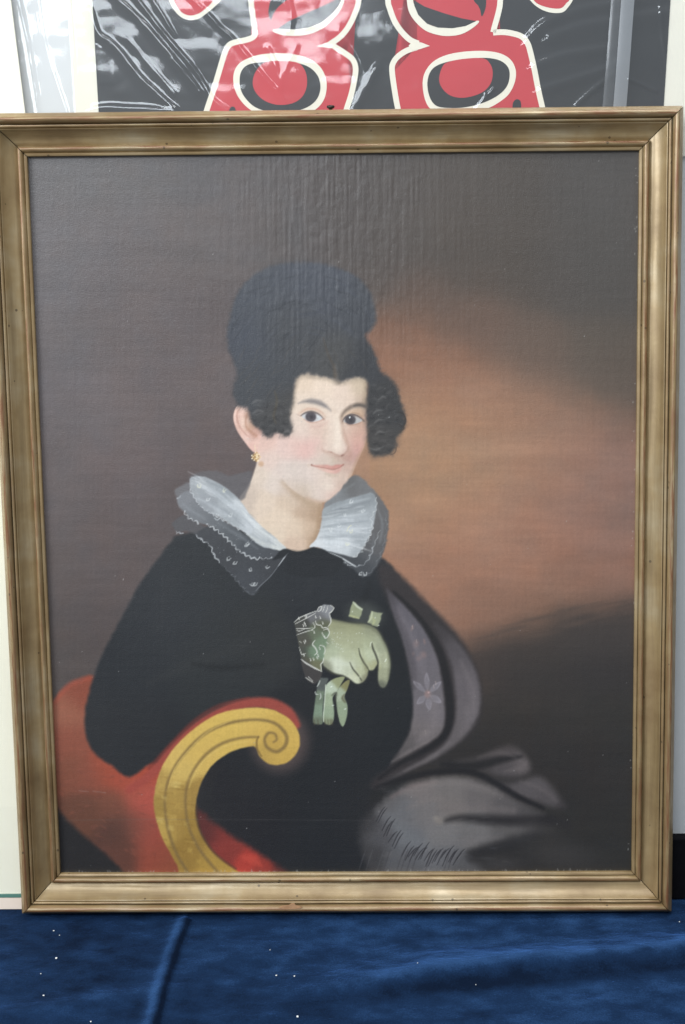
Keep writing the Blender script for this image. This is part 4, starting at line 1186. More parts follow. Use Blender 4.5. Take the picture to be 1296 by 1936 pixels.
stroke(zc([(975, 410), (985, 385), (1000, 375)]), [1, 1.4, 1], (224, 218, 178), 0.8, 0.7)
for k in range(40):
    X, Y = zc([(random.uniform(270, 600), random.uniform(300, 540))])[0]
    dab(X, Y, 1.2, 1.0, (190, 193, 194), 0.35, 0.7)
# neckline edge of the dress, over the collar
fill(zc([(580, 560), (600, 535), (625, 508), (650, 500), (690, 510), (720, 514), (760, 505), (800, 490), (850, 510), (900, 530), (960, 565), (900, 640), (760, 650), (640, 620), (668, 525), (640, 545)]), (34, 36, 39), 1.8, wob=0.6)
stroke(zc([(655, 498), (690, 506), (730, 510), (780, 495)]), [1, 2, 2, 1], (120, 112, 100), 0.5, 1.2)

# ---- gloved hands and cuff
zh = lambda p: za(p, 520, 1110, 5.184)
dab(*zh([(880, 275)])[0], 52, 36, (70, 73, 70), 0.85, 0.7, 0.25)
for P, c in (([(765, 138), (815, 180), (862, 215), (845, 270), (828, 312), (770, 300), (722, 285), (740, 220)], (150, 155, 124)), ([(945, 235), (1000, 248), (1055, 255), (1035, 320), (1012, 392), (960, 375), (912, 345), (925, 290)], (152, 157, 128))):
    fill(zh(P), c, 1.8, smooth=False, wob=1.2, wscale=6)
stroke(zh([(770, 150), (815, 195), (855, 220)]), [2, 4, 2], (206, 212, 188), 0.8, 1.2)
stroke(zh([(735, 280), (780, 292), (825, 305)]), [2, 4, 2], (196, 196, 140), 0.6, 2)
stroke(zh([(955, 245), (945, 300), (920, 340)]), [3, 4, 2], (206, 210, 176), 0.7, 1.4)
stroke(zh([(955, 300), (975, 330), (960, 370)]), [2, 6, 3], (186, 188, 140), 0.6, 2)
for x, y in ((1018, 375), (985, 300), (760, 240)):
    dab(*zh([(x, y)])[0], 1.6, 1.6, (222, 226, 210), 0.8, 0.6)
hand = zh([(520, 320), (620, 328), (760, 356), (900, 368), (1000, 418), (1062, 520), (1105, 610), (1132, 740), (1124, 850), (1100, 950), (1070, 985), (1035, 975), (1015, 930), (1012, 850), (1018, 770), (1000, 765), (965, 812), (918, 818), (905, 875), (865, 930), (800, 945), (735, 900), (670, 865), (590, 848), (500, 790), (470, 740), (480, 600), (520, 450)])
HAND = [(640, 1180, (136, 136, 96), 14), (670, 1185, (142, 142, 100), 14), (700, 1190, (136, 138, 104), 14), (720, 1215, (146, 150, 116), 12), (735, 1245, (156, 158, 122), 10), (730, 1280, (146, 148, 112), 10), (725, 1295, (96, 98, 78), 8), (640, 1205, (150, 152, 112), 14), (670, 1210, (152, 154, 114), 14), (695, 1215, (154, 158, 118), 12), (630, 1230, (158, 166, 130), 12), (655, 1235, (164, 168, 128), 12),
        (640, 1255, (186, 190, 162), 12), (660, 1262, (176, 180, 148), 10), (685, 1245, (164, 168, 126), 10), (700, 1235, (170, 176, 138), 10), (705, 1260, (156, 156, 110), 8), (680, 1270, (166, 168, 126), 8), (670, 1285, (186, 188, 152), 8), (620, 1262, (130, 132, 104), 8), (615, 1215, (120, 130, 100), 10), (690, 1285, (126, 124, 92), 7)]
fill(hand, (60, 60, 52), 6, 0.7, sub=4)
fill(hand, ds(HAND, 0.72, 1.13), 2.2, sub=4)
for P, wd in (([(822, 600), (838, 670), (870, 735), (905, 785), (922, 820)], 3.2), ([(950, 540), (962, 600), (992, 670), (1012, 740), (1000, 800)], 4.2), ([(735, 735), (765, 800), (815, 860), (850, 915)], 3.0)):
    stroke(zh(P), [1] + [wd] * (len(P) - 2) + [1.4], (62, 62, 52), 0.8, 1.4)
    stroke([(a + 3.5, b - 1) for a, b in zh(P)], [1] + [wd] * (len(P) - 2) + [1], (200, 204, 172), 0.35, 1.8)
stroke(zh([(935, 580), (940, 550), (952, 538)]), [1.2, 2, 1.4], (220, 224, 200), 0.85, 0.9)
stroke(zh([(560, 700), (640, 740), (720, 760)]), [4, 8, 4], (208, 212, 190), 0.6, 3)
stroke(zh([(760, 880), (800, 900), (830, 880)]), [2, 5, 2], (204, 206, 176), 0.6, 2)
stroke(zh([(1090, 640), (1095, 720), (1070, 780)]), [2, 4, 2], (186, 190, 156), 0.6, 2)
stroke(zh([(1080, 730), (1092, 705)]), 1.8, (226, 228, 210), 0.9, 0.8)
stroke(zh([(480, 790), (560, 840), (660, 870), (730, 905)]), [3, 4, 4, 2], (70, 68, 54), 0.6, 2.5)
stroke(zh([(560, 325), (700, 348), (860, 368), (990, 420), (1065, 530), (1110, 640), (1128, 760), (1110, 900)]), [3, 6, 7, 7, 6, 5, 5, 3], (92, 93, 74), 0.5, 4)
stroke(zh([(760, 640), (800, 720), (850, 800)]), [3, 8, 3], (190, 194, 166), 0.45, 4)
stroke(zh([(880, 560), (910, 660), (950, 750)]), [3, 8, 3], (188, 194, 164), 0.45, 4)
stroke(zh([(860, 700), (890, 780), (900, 850)]), [2, 6, 3], (118, 116, 88), 0.5, 4)
for k in range(26):
    t_ = k / 25
    X, Y = zh([(555 + 120 * t_ + random.uniform(-8, 8), 520 + 100 * t_ + random.uniform(-25, 25))])[0]
    dab(X, Y, 1.1, 1.1, (206, 210, 190), 0.7, 0.6)
for x, y in ((615, 450), (655, 450), (612, 490), (640, 500), (720, 525), (755, 540), (800, 455), (825, 450), (855, 455), (580, 450), (645, 605), (665, 630)):
    dab(*zh([(x, y)])[0], 1.3, 1.5, (214, 218, 198), 0.75, 0.6)
# hanging glove
fill(zh([(430, 905), (480, 890), (525, 900), (495, 985), (480, 1100), (470, 1200), (470, 1330), (430, 1345), (375, 1325), (385, 1200), (400, 1080)]), [(603, 1290, (86, 90, 86), 8), (600, 1320, (112, 124, 104), 8), (598, 1345, (126, 142, 120), 8), (598, 1365, (110, 118, 98), 8)], 1.8, sub=3)
fill(zh([(530, 930), (600, 890), (685, 880), (650, 950), (612, 1020), (568, 1080), (575, 1160), (582, 1240), (570, 1325), (530, 1352), (475, 1312), (480, 1200), (490, 1080), (498, 980)]), [(640, 1285, (150, 154, 116), 8), (622, 1300, (186, 196, 172), 8), (620, 1320, (160, 172, 142), 8), (622, 1350, (152, 166, 138), 8), (620, 1365, (138, 146, 116), 8)], 1.5, sub=3)
fill(zh([(690, 925), (735, 915), (712, 1000), (682, 1075), (712, 1160), (706, 1270), (668, 1368), (625, 1290), (604, 1130), (608, 1020)]), [(655, 1295, (134, 130, 88), 8), (642, 1310, (168, 178, 152), 8), (648, 1340, (148, 160, 132), 8), (650, 1365, (150, 162, 132), 8)], 1.5, sub=3)
stroke(zh([(500, 960), (490, 1100), (478, 1250), (478, 1320)]), [2, 2, 1.8, 1.4], (214, 222, 200), 0.8, 0.9)
stroke(zh([(560, 1060), (600, 1040), (590, 1130)]), [2, 5, 2], (86, 88, 74), 0.8, 2)
stroke(zh([(590, 1080), (598, 1200), (625, 1300)]), [2, 3.5, 2], (44, 46, 42), 0.8, 1.6)
stroke(zh([(680, 1050), (665, 1090), (690, 1130)]), [2, 6, 3], (96, 92, 68), 0.7, 2)
for P in ([(395, 1025), (405, 1050), (425, 1050)], [(445, 1040), (452, 1075), (440, 1100)], [(415, 975), (430, 950), (445, 915)]):
    stroke(zh(P), [1.4, 2.2, 1.2], (206, 210, 200), 0.8, 0.8)
for x, y in ((570, 1160), (690, 1195), (555, 975)):
    dab(*zh([(x, y)])[0], 3, 1.8, (222, 228, 214), 0.85, 0.7, -0.4)
for x in (385, 420, 490, 520, 545, 560):
    stroke(zh([(x, 1300), (x + 5, 1345)]), [1.5, 3], (84, 74, 56), 0.5, 1.6)
# cuff
fill(zh([(188, 342), (235, 302), (330, 262), (410, 232), (440, 195), (480, 172), (545, 178), (578, 205), (560, 240), (535, 262), (552, 335), (520, 400), (538, 450), (505, 500), (512, 560), (490, 620), (485, 690), (465, 740), (462, 832), (400, 800), (330, 745), (258, 700), (240, 600), (215, 460)]),
     [(570, 1185, (70, 69, 64), 10), (600, 1165, (112, 111, 112), 10), (615, 1150, (140, 140, 142), 10), (580, 1210, (82, 80, 70), 10), (595, 1200, (104, 112, 90), 10), (605, 1215, (120, 138, 110), 10), (590, 1235, (112, 132, 106), 10), (575, 1235, (74, 74, 66), 9), (595, 1255, (112, 112, 84), 9), (580, 1250, (84, 80, 66), 9), (605, 1180, (96, 98, 76), 8), (600, 1235, (126, 146, 120), 9)], 1.3, 0.95, smooth=False, wob=0.8)
fill(zh([(258, 710), (330, 755), (400, 805), (460, 832), (450, 890), (400, 945), (370, 945), (300, 885)]), (66, 62, 60), 1.8, 0.95)
lw = (222, 220, 210)
for P, wd in (([(190, 345), (240, 302), (330, 262), (410, 232)], 1.8), ([(200, 360), (300, 310), (400, 255)], 1.5), ([(208, 405), (310, 405), (370, 400)], 1.5), ([(215, 468), (310, 435), (370, 420)], 1.6), ([(215, 420), (240, 430), (290, 412)], 1.4),
              ([(258, 705), (300, 740), (350, 770), (400, 798), (460, 826)], 3.0), ([(545, 178), (578, 205), (552, 245), (535, 262), (552, 335), (520, 390)], 1.8), ([(415, 240), (430, 200), (460, 190), (450, 225), (425, 240)], 1.6),
              ([(400, 330), (410, 365), (450, 375), (470, 400), (500, 395), (530, 410)], 1.8), ([(460, 440), (480, 480), (505, 500), (535, 450), (515, 410), (480, 420)], 1.7), ([(375, 350), (395, 390), (360, 420)], 1.6), ([(395, 520), (370, 560), (400, 600), (415, 640), (390, 665)], 2.2), ([(440, 570), (480, 580), (495, 620), (480, 660)], 1.6),
              ([(480, 690), (470, 735), (450, 760), (460, 830)], 1.8), ([(300, 885), (330, 905), (375, 935)], 1.6), ([(330, 880), (370, 920)], 1.3), ([(240, 530), (262, 545)], 1.8), ([(240, 590), (265, 660), (300, 650)], 1.5), ([(490, 180), (480, 210), (470, 240)], 1.2), ([(520, 180), (515, 215), (500, 245)], 1.2), ([(505, 540), (525, 555)], 1.5)):
    stroke(zh(P), [1] + [wd] * (len(P) - 2) + [1], lw, 0.85, 0.7)
for x, y in ((280, 375), (300, 370), (290, 350), (300, 290), (310, 280), (235, 305), (290, 540), (300, 525), (285, 665), (350, 710), (380, 705), (425, 670), (400, 290), (445, 298), (470, 350), (490, 490), (385, 440), (440, 600), (415, 690)):
    X, Y = zh([(x, y)])[0]
    stroke([(X - .8, Y - 2.2), (X + .8, Y + 2.2)], [1.2, 1.8], lw, 0.9, 0.7)

# ---- age: fine scratches, pale losses along the lower edge, dust
for k in range(300):
    x = random.uniform(115, 1195)
    y = 1651.5 - random.random() ** 3 * 5 + (113.5 - x) * 0.0026
    L = random.uniform(0.4, 2.6)
    stroke([(x, y + 2), (x + random.uniform(-1.5, 1.5), y - L)], [2.2, 1.2], (176, 176, 172), random.uniform(.15, .55), 1.0)
for k in range(40):
    y = random.uniform(300, 1640)
    x = 1210 - (y - 283) * 0.0106 - random.random() ** 2 * 9
    dab(x, y, 1.5, random.uniform(1, 3), (190, 190, 186), 0.5, 0.7)
for k in range(70):
    x, y = random.uniform(110, 1190), random.uniform(300, 1640)
    dab(x, y, 1.2, 1.4, (182, 180, 176), random.uniform(.25, .7), 0.6)
stroke([(100, 1552), (300, 1549), (700, 1551)], [0.8, 1.2, 0.8], (110, 106, 104), 0.28, 1)
for P in ([(150, 1495), (168, 1497)], [(176, 1496), (200, 1499)]):
    stroke(P, 1.3, (150, 138, 134), 0.4, 0.9)

GRAIN = vnoise(PX, PY, 3.4, 3.4, 301, 2)
IMG *= (1 + 0.05 * GRAIN + 0.035 * vnoise(PX, PY, 60, 3.5, 302, 2) + 0.035 * vnoise(PX, PY, 3.5, 60, 303, 2))[..., None]
IMG = np.clip(IMG, 4, 250)
lincol = lin(IMG) * PAINT_GAIN
# relief of the paint: vertical ridges in the upper middle, thicker paint in whites, slack canvas
lum = IMG.mean(-1)
ridge = np.exp(-((PX - 640) / 170) ** 2) * np.exp(-np.maximum(0, (PY - 560) / 120) ** 2) + 0.15
REL = ridge * (0.00060 * vnoise(PX, PY, 5, 90, 401, 3) + 0.00030 * vnoise(PX, PY, 9, 14, 405, 2))
REL += 0.00007 * vnoise(PX, PY, 7, 10, 402, 2) + 0.00006 * vnoise(PX, PY, 90, 6, 403, 2)
REL += 0.00016 * np.clip((lum - 150) / 90, 0, 1) * vnoise(PX, PY, 5, 5, 404, 2)
REL += 0.0012 * vnoise(PX, PY, 420, 420, 406, 2)
canvas = grid_mesh('canvas', np.stack([CU, CV, CAN_W + REL], -1), M_CANVAS, painting)
ca = canvas.data.attributes.new('Col', 'FLOAT_COLOR', 'POINT')
ca.data.foreach_set('color', np.concatenate([lincol, np.ones(lincol.shape[:2] + (1,))], -1).astype(np.float32).reshape(-1))
# stretcher behind the canvas
gu0, gu1, gv0, gv1 = us[0], us[-1], vs_[0], vs_[-1]
box_obj('backing_panel', (gu0, gv0, 0.003), (gu1, gv1, CAN_W - 0.003), M_PINKBOARD, painting)


# ------------------------------------------------------------------ things behind the painting
TOP_V = rings[-1][0][1]
top_back = V * TOP_V                                  # upper back edge of the frame in the world
BOARD_T = 0.006
# left: glazed cream picture, standing on the velvet between the portrait and the wrapped print
b_bottom_y = px_ground(10, 1718)[1]
ang_b = math.atan2(top_back[1] + 0.0015 - b_bottom_y, top_back[2])
board = empty('glazed_picture', (0, b_bottom_y, 0), (-ang_b, 0, 0))
tag(board, 'unframed picture under glass with wide cream mat behind the left of the portrait', 'picture')
Nb = np.array([0, -math.cos(ang_b), math.sin(ang_b)])
Vb = np.array([0, math.sin(ang_b), math.cos(ang_b)])


def on_board(x, y, w=0.0):
    P = px_plane(x, y, np.array([0, b_bottom_y, 0]) + Nb * w, Nb)
    return np.array([P[0], np.dot(P - np.array([0, b_bottom_y, 0]), Vb)])


e0, e1 = on_board(20, 0), on_board(47, 213)
dirv = (e0 - e1) / np.linalg.norm(e0 - e1)            # right edge, tilted to the left
rotb = math.atan2(-dirv[0], dirv[1])
base_r = e1 - dirv * (e1[1] / dirv[1])                # right edge meets v=0
dh = np.array([math.cos(rotb * 0.35), math.sin(rotb * 0.35)])


def slab(name, corners, w0, w1, mat, parent):
    """corners (u, v) quad on the board plane; w toward the viewer"""
    vs = [(c[0], -w0, c[1]) for c in corners] + [(c[0], -w1, c[1]) for c in corners]
    n = len(corners)
    fs = [tuple(range(n))[::-1], tuple(range(n, 2 * n))] + [(k, (k + 1) % n, n + (k + 1) % n, n + k) for k in range(n)]
    o = mesh_obj(name, vs, fs, mat, parent)
    bm = bmesh.new()
    bm.from_mesh(o.data)
    bmesh.ops.recalc_face_normals(bm, faces=bm.faces[:])
    bm.to_mesh(o.data)
    bm.free()
    return o


WB, HB = 0.55, 1.10
sv = on_board(20, 1697)[1]                            # top of the pale strip under the glass
gv = on_board(20, 1690)[1]
bl = base_r - np.array([WB, 0])
tl_ = bl + dirv * HB
tr_ = base_r + dirv * HB
def at_v(v, right=True):
    p = base_r if right else bl
    return p + dirv * (v / dirv[1])
slab('card_base', [bl, base_r, at_v(sv), at_v(sv, False)], -0.0025, 0.0012, M_PINKBOARD, board)
slab('mat_board', [at_v(sv + 0.0004, False), at_v(sv + 0.0004), tr_, tl_], -0.0035, -0.0012, M_MATB, board)
slab('glass_edge', [at_v(sv, False) + (0, .0005), at_v(sv) + (0, .0005), at_v(gv), at_v(gv, False)], -0.0010, 0.0010, M_GLASS_EDGE, board)
slab('glass_sheet', [at_v(gv + 0.0003, False), at_v(gv + 0.0003), tr_, tl_], -0.0009, 0.0009, M_GLASS, board)

# black riser that carries the wrapped print
RY = b_bottom_y + 0.0105
pz = px_plane(1286, 1582, (0, RY + 0.004, 0), np.array([0, 1.0, 0]))[2]
riser = box_obj('riser_block', (-0.30, RY, 0.0), (0.62, RY + 0.22, pz), M_BLACKCLOTH, None, 0.002)
tag(riser, 'low black cloth covered riser on the velvet carrying the wrapped print', 'riser')

# wrapped print leaning behind
P0 = np.array([0.0, RY + 0.0105, pz + 0.0004])
ypt = top_back[1] + 0.0085 + 0.004
ang_p = math.atan2(ypt - P0[1], top_back[2] - P0[2])
wp = empty('wrapped_print', tuple(P0), (-ang_p, 0, 0))
tag(wp, 'matted red, black and white print wrapped in clear wrinkled plastic behind the portrait', 'print')
Np = np.array([0, -math.cos(ang_p), math.sin(ang_p)])
Vp = np.array([0, math.sin(ang_p), math.cos(ang_p)])


def on_print(x, y, w=0.0):
    P = px_plane(x, y, P0 + Np * w, Np)
    return np.array([P[0], np.dot(P - P0, Vp)])


def proj_print(u, v, w):
    Pw = P0 + np.stack([u, u * 0, u * 0], -1) + np.asarray(v)[..., None] * Vp + np.asarray(w)[..., None] * Np
    return project(Pw)


top_v = on_print(648, -260)[1]
lx, rx = on_print(-150, 100)[0], on_print(1440, 100)[0]
slab('backing_board', [(lx, 0), (rx, 0), (rx, top_v + .05), (lx, top_v + .05)], -0.006, 0.0, M_BACK, wp)
ml0, ml1 = on_print(128, 0, .003), on_print(143, 213, .003)
mr = on_print(1400, 100, .003)[0]
d_ = (ml0 - ml1)
def mline(v): return ml1 + d_ * ((v - ml1[1]) / d_[1])
mbv = on_print(1290, 296)[1]
slab('mat_board', [(mline(mbv)[0], mbv), (mr, mbv), (mr, top_v + .03), (mline(top_v + .03)[0], top_v + .03)], 0.0003, 0.0028, M_MAT, wp)
pl0, pl1 = on_print(175, 0, .0032), on_print(187, 213, .0032)
pr0, pr1 = on_print(1268, 0, .0032), on_print(1255, 205, .0032)
def line_at(a, b, v): return (a + (b - a) * ((v - a[1]) / (b[1] - a[1])))
bv = on_print(648, 330)[1]
sheet = slab('print_sheet', [line_at(pl0, pl1, bv), line_at(pr0, pr1, bv), line_at(pr0, pr1, top_v), line_at(pl0, pl1, top_v)], 0.0030, 0.0034, M_BLACKINK, wp)

INK0 = 0.0034


def ink_fill(name, pts, mat, layer, smooth=True, sub=5):
    P = catmull(pts, True, sub) if smooth else np.array(pts, float)
    L = [on_print(x, y, INK0) for x, y in P]
    w = INK0 + 0.00012 * layer
    bm = bmesh.new()
    vs = [bm.verts.new((u, -w, v)) for u, v in L]
    bm.faces.new(vs)
    bmesh.ops.triangulate(bm, faces=bm.faces[:], ngon_method='EAR_CLIP')
    bmesh.ops.recalc_face_normals(bm, faces=bm.faces[:])
    me = bpy.data.meshes.new(name)
    bm.to_mesh(me)
    bm.free()
    me.materials.append(mat)
    o = bpy.data.objects.new(name, me)
    COL.objects.link(o)
    o.parent = sheet
    return o


def ink_line(name, pts, width, mat, layer, closed=False, sub=5, smooth=True):
    P = catmull(pts, closed, sub) if smooth else np.array(pts, float)
    L = np.array([on_print(x, y, INK0) for x, y in P])
    sc_ = np.linalg.norm(on_print(600, 100) - on_print(700, 100)) / 100
    n = len(L)
    nrm = []
    for k in range(n):
        a = L[(k - 1) % n] if closed or k > 0 else L[k]
        b = L[(k + 1) % n] if closed or k < n - 1 else L[k]
        t = (b - a) / np.linalg.norm(b - a)
        nrm.append(np.array([-t[1], t[0]]))
    w = INK0 + 0.00012 * layer
    hw = width / 2 * sc_
    vs, fs = [], []
    for k in range(n):
        p, q = L[k] + nrm[k] * hw, L[k] - nrm[k] * hw
        vs += [(p[0], -w, p[1]), (q[0], -w, q[1])]
    for k in range(n if closed else n - 1):
        a, b = 2 * k, 2 * ((k + 1) % n)
        fs.append((a, a + 1, b + 1, b))
    return mesh_obj(name, vs, fs, mat, sheet)


def z1(p): return [(160 + x / 4.32, y / 4.32) for x, y in p]
def z2(p): return [(380 + x / 3.812, y / 3.812) for x, y in p]
def z3(p): return [(700 + x / 3.6, y / 3.6) for x, y in p]
def z4(p): return [(1000 + x / 4.378, y / 4.378) for x, y in p]


# left figure
left = [(-5, 960), (40, 805), (95, 640), (140, 490), (172, 385), (205, 325), (260, 302), (340, 285), (383, 262), (390, 225), (376, 120), (362, 0), (365, -200), (420, -420), (560, -560),
        (760, -600), (950, -560), (1080, -420), (1140, -200), (1138, 0), (1110, 100), (1060, 200), (1000, 270), (930, 318)]
left2 = [(960, 335), (1040, 385), (1095, 430), (1116, 490), (1110, 560), (1085, 680), (1045, 805), (1005, 960)]
A = catmull(z2(left), False, 5)
B = catmull(z2(left2), False, 5)
cusp = np.array(z2([(850, 333)]))
ink_fill('red_figure', np.concatenate([A, cusp, B]), M_RED, 1, smooth=False)
ink_line('white_outline', A, 10.5, M_WHITEINK, 2, smooth=False)
ink_line('white_outline', B, 10.5, M_WHITEINK, 2, smooth=False)
ink_fill('white_wedge', z2([(833, 334), (880, 318), (940, 296), (975, 318), (990, 345), (940, 348)]), M_WHITEINK, 3, smooth=False)
ink_fill('black_crescent', z2([(488, 70), (505, 0), (540, -80), (640, -120), (660, -40), (620, 0), (560, 50), (522, 105), (505, 150), (490, 110)]), M_BLACKINK, 2, sub=4)
ink_fill('white_crescent', z2([(516, 222), (560, 207), (680, 211), (780, 196), (870, 160), (940, 105), (990, 45), (1010, 0), (1015, -60), (1045, -60), (1035, 0), (1015, 60), (970, 120), (900, 190), (820, 235), (720, 258), (620, 258), (560, 246)]), M_WHITEINK, 3, sub=4)
ink_fill('black_crescent', z2([(553, 207), (640, 150), (760, 95), (900, 35), (970, 0), (1015, -55), (1012, 0), (988, 48), (938, 107), (868, 163), (780, 198), (680, 213)]), M_BLACKINK, 4, smooth=False)
oo = [(235, 590), (242, 515), (275, 460), (330, 425), (420, 395), (540, 384), (660, 390), (760, 415), (840, 460), (890, 530), (908, 610), (895, 700), (855, 765), (790, 812), (690, 842), (560, 850), (440, 832), (370, 800), (305, 745), (258, 675)]
oi = [(280, 590), (290, 520), (335, 470), (430, 448), (560, 440), (700, 455), (790, 490), (845, 550), (863, 620), (850, 690), (810, 745), (740, 785), (650, 805), (560, 810), (460, 798), (380, 765), (320, 705), (290, 650)]
od = [(375, 590), (390, 530), (430, 472), (480, 446), (570, 438), (690, 450), (740, 490), (765, 560), (760, 640), (725, 705), (660, 745), (570, 757), (490, 740), (425, 700), (385, 645)]
ink_fill('white_ring', z2(oo), M_WHITEINK, 2)
ink_fill('black_eye', z2(oi), M_BLACKINK, 3)
ink_fill('red_disc', z2(od), M_RED, 4)
ink_fill('black_spot', z2([(203, 815), (208, 785), (225, 768), (245, 775), (253, 800), (250, 840), (210, 845)]), M_BLACKINK, 2)
# right figure
rl = [(235, 900), (192, 750), (165, 600), (150, 480), (157, 430), (190, 385), (250, 345), (320, 322)]
rl2 = [(330, 297), (270, 270), (210, 210), (165, 140), (135, 60), (122, 0), (120, -200), (180, -400), (340, -520), (520, -560), (700, -520), (830, -400), (885, -200), (886, 0), (875, 80), (848, 180), (838, 220)]
rl3 = [(838, 222), (900, 219), (960, 226), (1030, 248), (1072, 295), (1095, 370), (1120, 480), (1145, 610), (1175, 740), (1215, 900)]
A, B, C = (catmull(z3(q), False, 5) for q in (rl, rl2, rl3))
ink_fill('red_figure', np.concatenate([A, np.array(z3([(400, 312)])), B, C]), M_RED, 1, smooth=False)
for q in (A, B, C):
    ink_line('white_outline', q, 10.5, M_WHITEINK, 2, smooth=False)
ink_fill('white_wedge', z3([(408, 313), (350, 290), (290, 282), (262, 312), (290, 345), (340, 335)]), M_WHITEINK, 3, smooth=False)
ink_fill('white_crescent', z3([(250, -60), (250, 0), (265, 80), (310, 150), (380, 210), (470, 240), (550, 245), (630, 230), (700, 190), (742, 150), (720, 143), (650, 175), (560, 190), (460, 185), (390, 160), (330, 100), (300, 30), (292, 0), (290, -60)]), M_WHITEINK, 3, sub=4)
ink_fill('black_crescent', z3([(296, 0), (370, 45), (500, 90), (620, 125), (722, 144), (650, 178), (560, 193), (460, 188), (388, 162), (328, 102), (302, 40)]), M_BLACKINK, 4, smooth=False)
ink_fill('black_crescent', z3([(705, 0), (745, 50), (760, 112), (785, 60), (790, 0), (780, -60), (720, -60)]), M_BLACKINK, 2, sub=4)
oo = [(358, 570), (375, 490), (430, 420), (520, 375), (640, 352), (780, 347), (890, 365), (960, 410), (992, 480), (985, 560), (945, 640), (880, 695), (800, 738), (690, 765), (560, 775), (460, 765), (405, 735), (372, 670)]
oi = [(390, 580), (405, 500), (450, 450), (540, 418), (660, 400), (800, 395), (890, 415), (940, 460), (950, 520), (930, 590), (870, 650), (770, 700), (650, 730), (540, 735), (455, 722), (410, 670)]
od = [(470, 540), (488, 465), (525, 425), (640, 401), (770, 398), (820, 440), (835, 500), (820, 570), (770, 625), (690, 657), (610, 666), (540, 647), (490, 600)]
ink_fill('white_ring', z3(oo), M_WHITEINK, 2)
ink_fill('black_eye', z3(oi), M_BLACKINK, 3)
ink_fill('red_disc', z3(od), M_RED, 4)
ink_fill('black_spot', z3([(970, 740), (975, 695), (1000, 675), (1024, 690), (1028, 740), (1015, 800), (985, 800)]), M_BLACKINK, 2)
# small drops at the sides
ink_fill('white_drop', z1([(680, -60), (700, 20), (735, 85), (790, 140), (860, 165), (935, 152), (1005, 105), (1080, 40), (1130, -20), (1130, -90), (900, -160)]), M_WHITEINK, 2)
ink_fill('red_drop', z1([(712, -60), (730, 0), (762, 62), (805, 108), (862, 127), (925, 115), (985, 75), (1050, 10), (1080, -60), (900, -120)]), M_RED, 3)
ink_fill('white_drop', z4([(-30, -60), (10, 0), (60, 50), (130, 90), (210, 108), (285, 100), (330, 55), (365, 0), (380, -80), (150, -150)]), M_WHITEINK, 2)
ink_fill('red_drop', z4([(0, -60), (40, 0), (80, 35), (150, 60), (230, 72), (278, 62), (315, 22), (335, 0), (340, -70), (150, -120)]), M_RED, 3)

# plastic sleeve: one film over the whole print with creases
su = np.linspace(lx - 0.004, rx + 0.004, 640)
vf = on_print(648, 300)[1]
svv = np.concatenate([np.linspace(0.002, vf, 90)[:-1], np.linspace(vf, top_v + 0.055, 420)])
SU, SV = np.meshgrid(su, svv)
SPX, SPY = proj_print(SU, SV, np.full(SU.shape, 0.005))
SCALE = np.linalg.norm(on_print(600, 100) - on_print(700, 100)) / 100   # metres per photo pixel
Hs = np.zeros(SU.shape)


def crease(pts, width, height, one=0.0):
    global Hs
    d = dist_poly(SPX, SPY, catmull(pts, False, 4))
    wv = np.where(d > 0, width, width * (1 + one))
    Hs = Hs + height * SCALE * np.exp(-(d / wv) ** 2)


crease([(214, -14), (226, 0), (239, 12), (264, 35), (300, 76), (345, 130), (378, 172)], 5, 2.2, 1.0)
crease([(250, -14), (262, 0), (303, 53), (334, 90), (364, 125), (387, 160), (403, 187), (431, 209)], 3.2, 1.8, 0.8)
crease([(278, -16), (290, 0), (308, 28), (330, 66)], 3, 1.2, 0.5)
crease([(350, -16), (366, 0), (391, 23), (417, 51), (441, 73), (480, 121), (503, 150), (524, 171), (537, 194), (545, 216)], 3.2, 1.9, 0.6)
crease([(172, 20), (186, 62), (208, 78), (226, 95), (242, 116), (270, 150), (330, 205)], 5, 2.4, 1.2)
crease([(240, 72), (253, 86), (293, 134), (330, 176)], 4, 0.9, 0.6)
crease([(326, 112), (340, 127), (373, 162)], 3, 0.8)
for k in range(7):
    x = 183 + k * 4.2
    crease([(x, 84 + 3 * (k % 3)), (x + 2, 120), (x + 5, 160 - 4 * (k % 2))], 2.0, 0.7)
crease([(180, 206), (205, 203), (240, 205), (285, 207), (330, 212)], 7, 2.2, 0.6)
crease([(935, 168), (922, 180), (905, 206)], 3, 1.2)
crease([(918, 176), (912, 190), (898, 206)], 2.2, 0.9)
crease([(1000, 71), (1034, 41), (1091, 20), (1148, 9), (1260, -8)], 8, 2.0, 1)
crease([(1040, 70), (1090, 52), (1150, 40), (1262, 22)], 9, 2.2, 1)
crease([(1011, 123), (1068, 103), (1146, 91)], 7, 1.8, 1)
crease([(1023, 169), (1068, 155), (1141, 132), (1170, 118)], 7, 1.8, 1)
crease([(1090, 200), (1110, 180), (1160, 140)], 6, 1.4)
crease([(1190, 150), (1215, 160), (1240, 172)], 4, 1.4)
crease([(1248, 0), (1252, 60), (1262, 130)], 3, 1.2)
crease([(668, 212), (690, 170), (712, 130)], 9, 2.0)
crease([(640, 60), (680, 110), (700, 180)], 14, 1.6)
crease([(545, -5), (552, 30), (548, 60)], 4, 0.7)
crease([(530, 165), (520, 120), (505, 90)], 5, 0.6)
crease([(526, 168), (545, 120), (560, 90)], 5, 0.6)
crease([(32, -10), (48, 60), (60, 130), (74, 215)], 7, 2.4)
crease([(70, -10), (84, 80), (104, 150), (126, 215)], 6, 1.5)
crease([(24, -10), (30, 30)], 2.5, 1.0)
crease([(130, -10), (138, 90), (146, 215)], 4, 1.6)
Hs += 3.2 * SCALE * vnoise(SPX, SPY, 130, 70, 31, 3)
Hs += 0.35 * SCALE * vnoise(SPX, SPY, 22, 30, 41, 2)
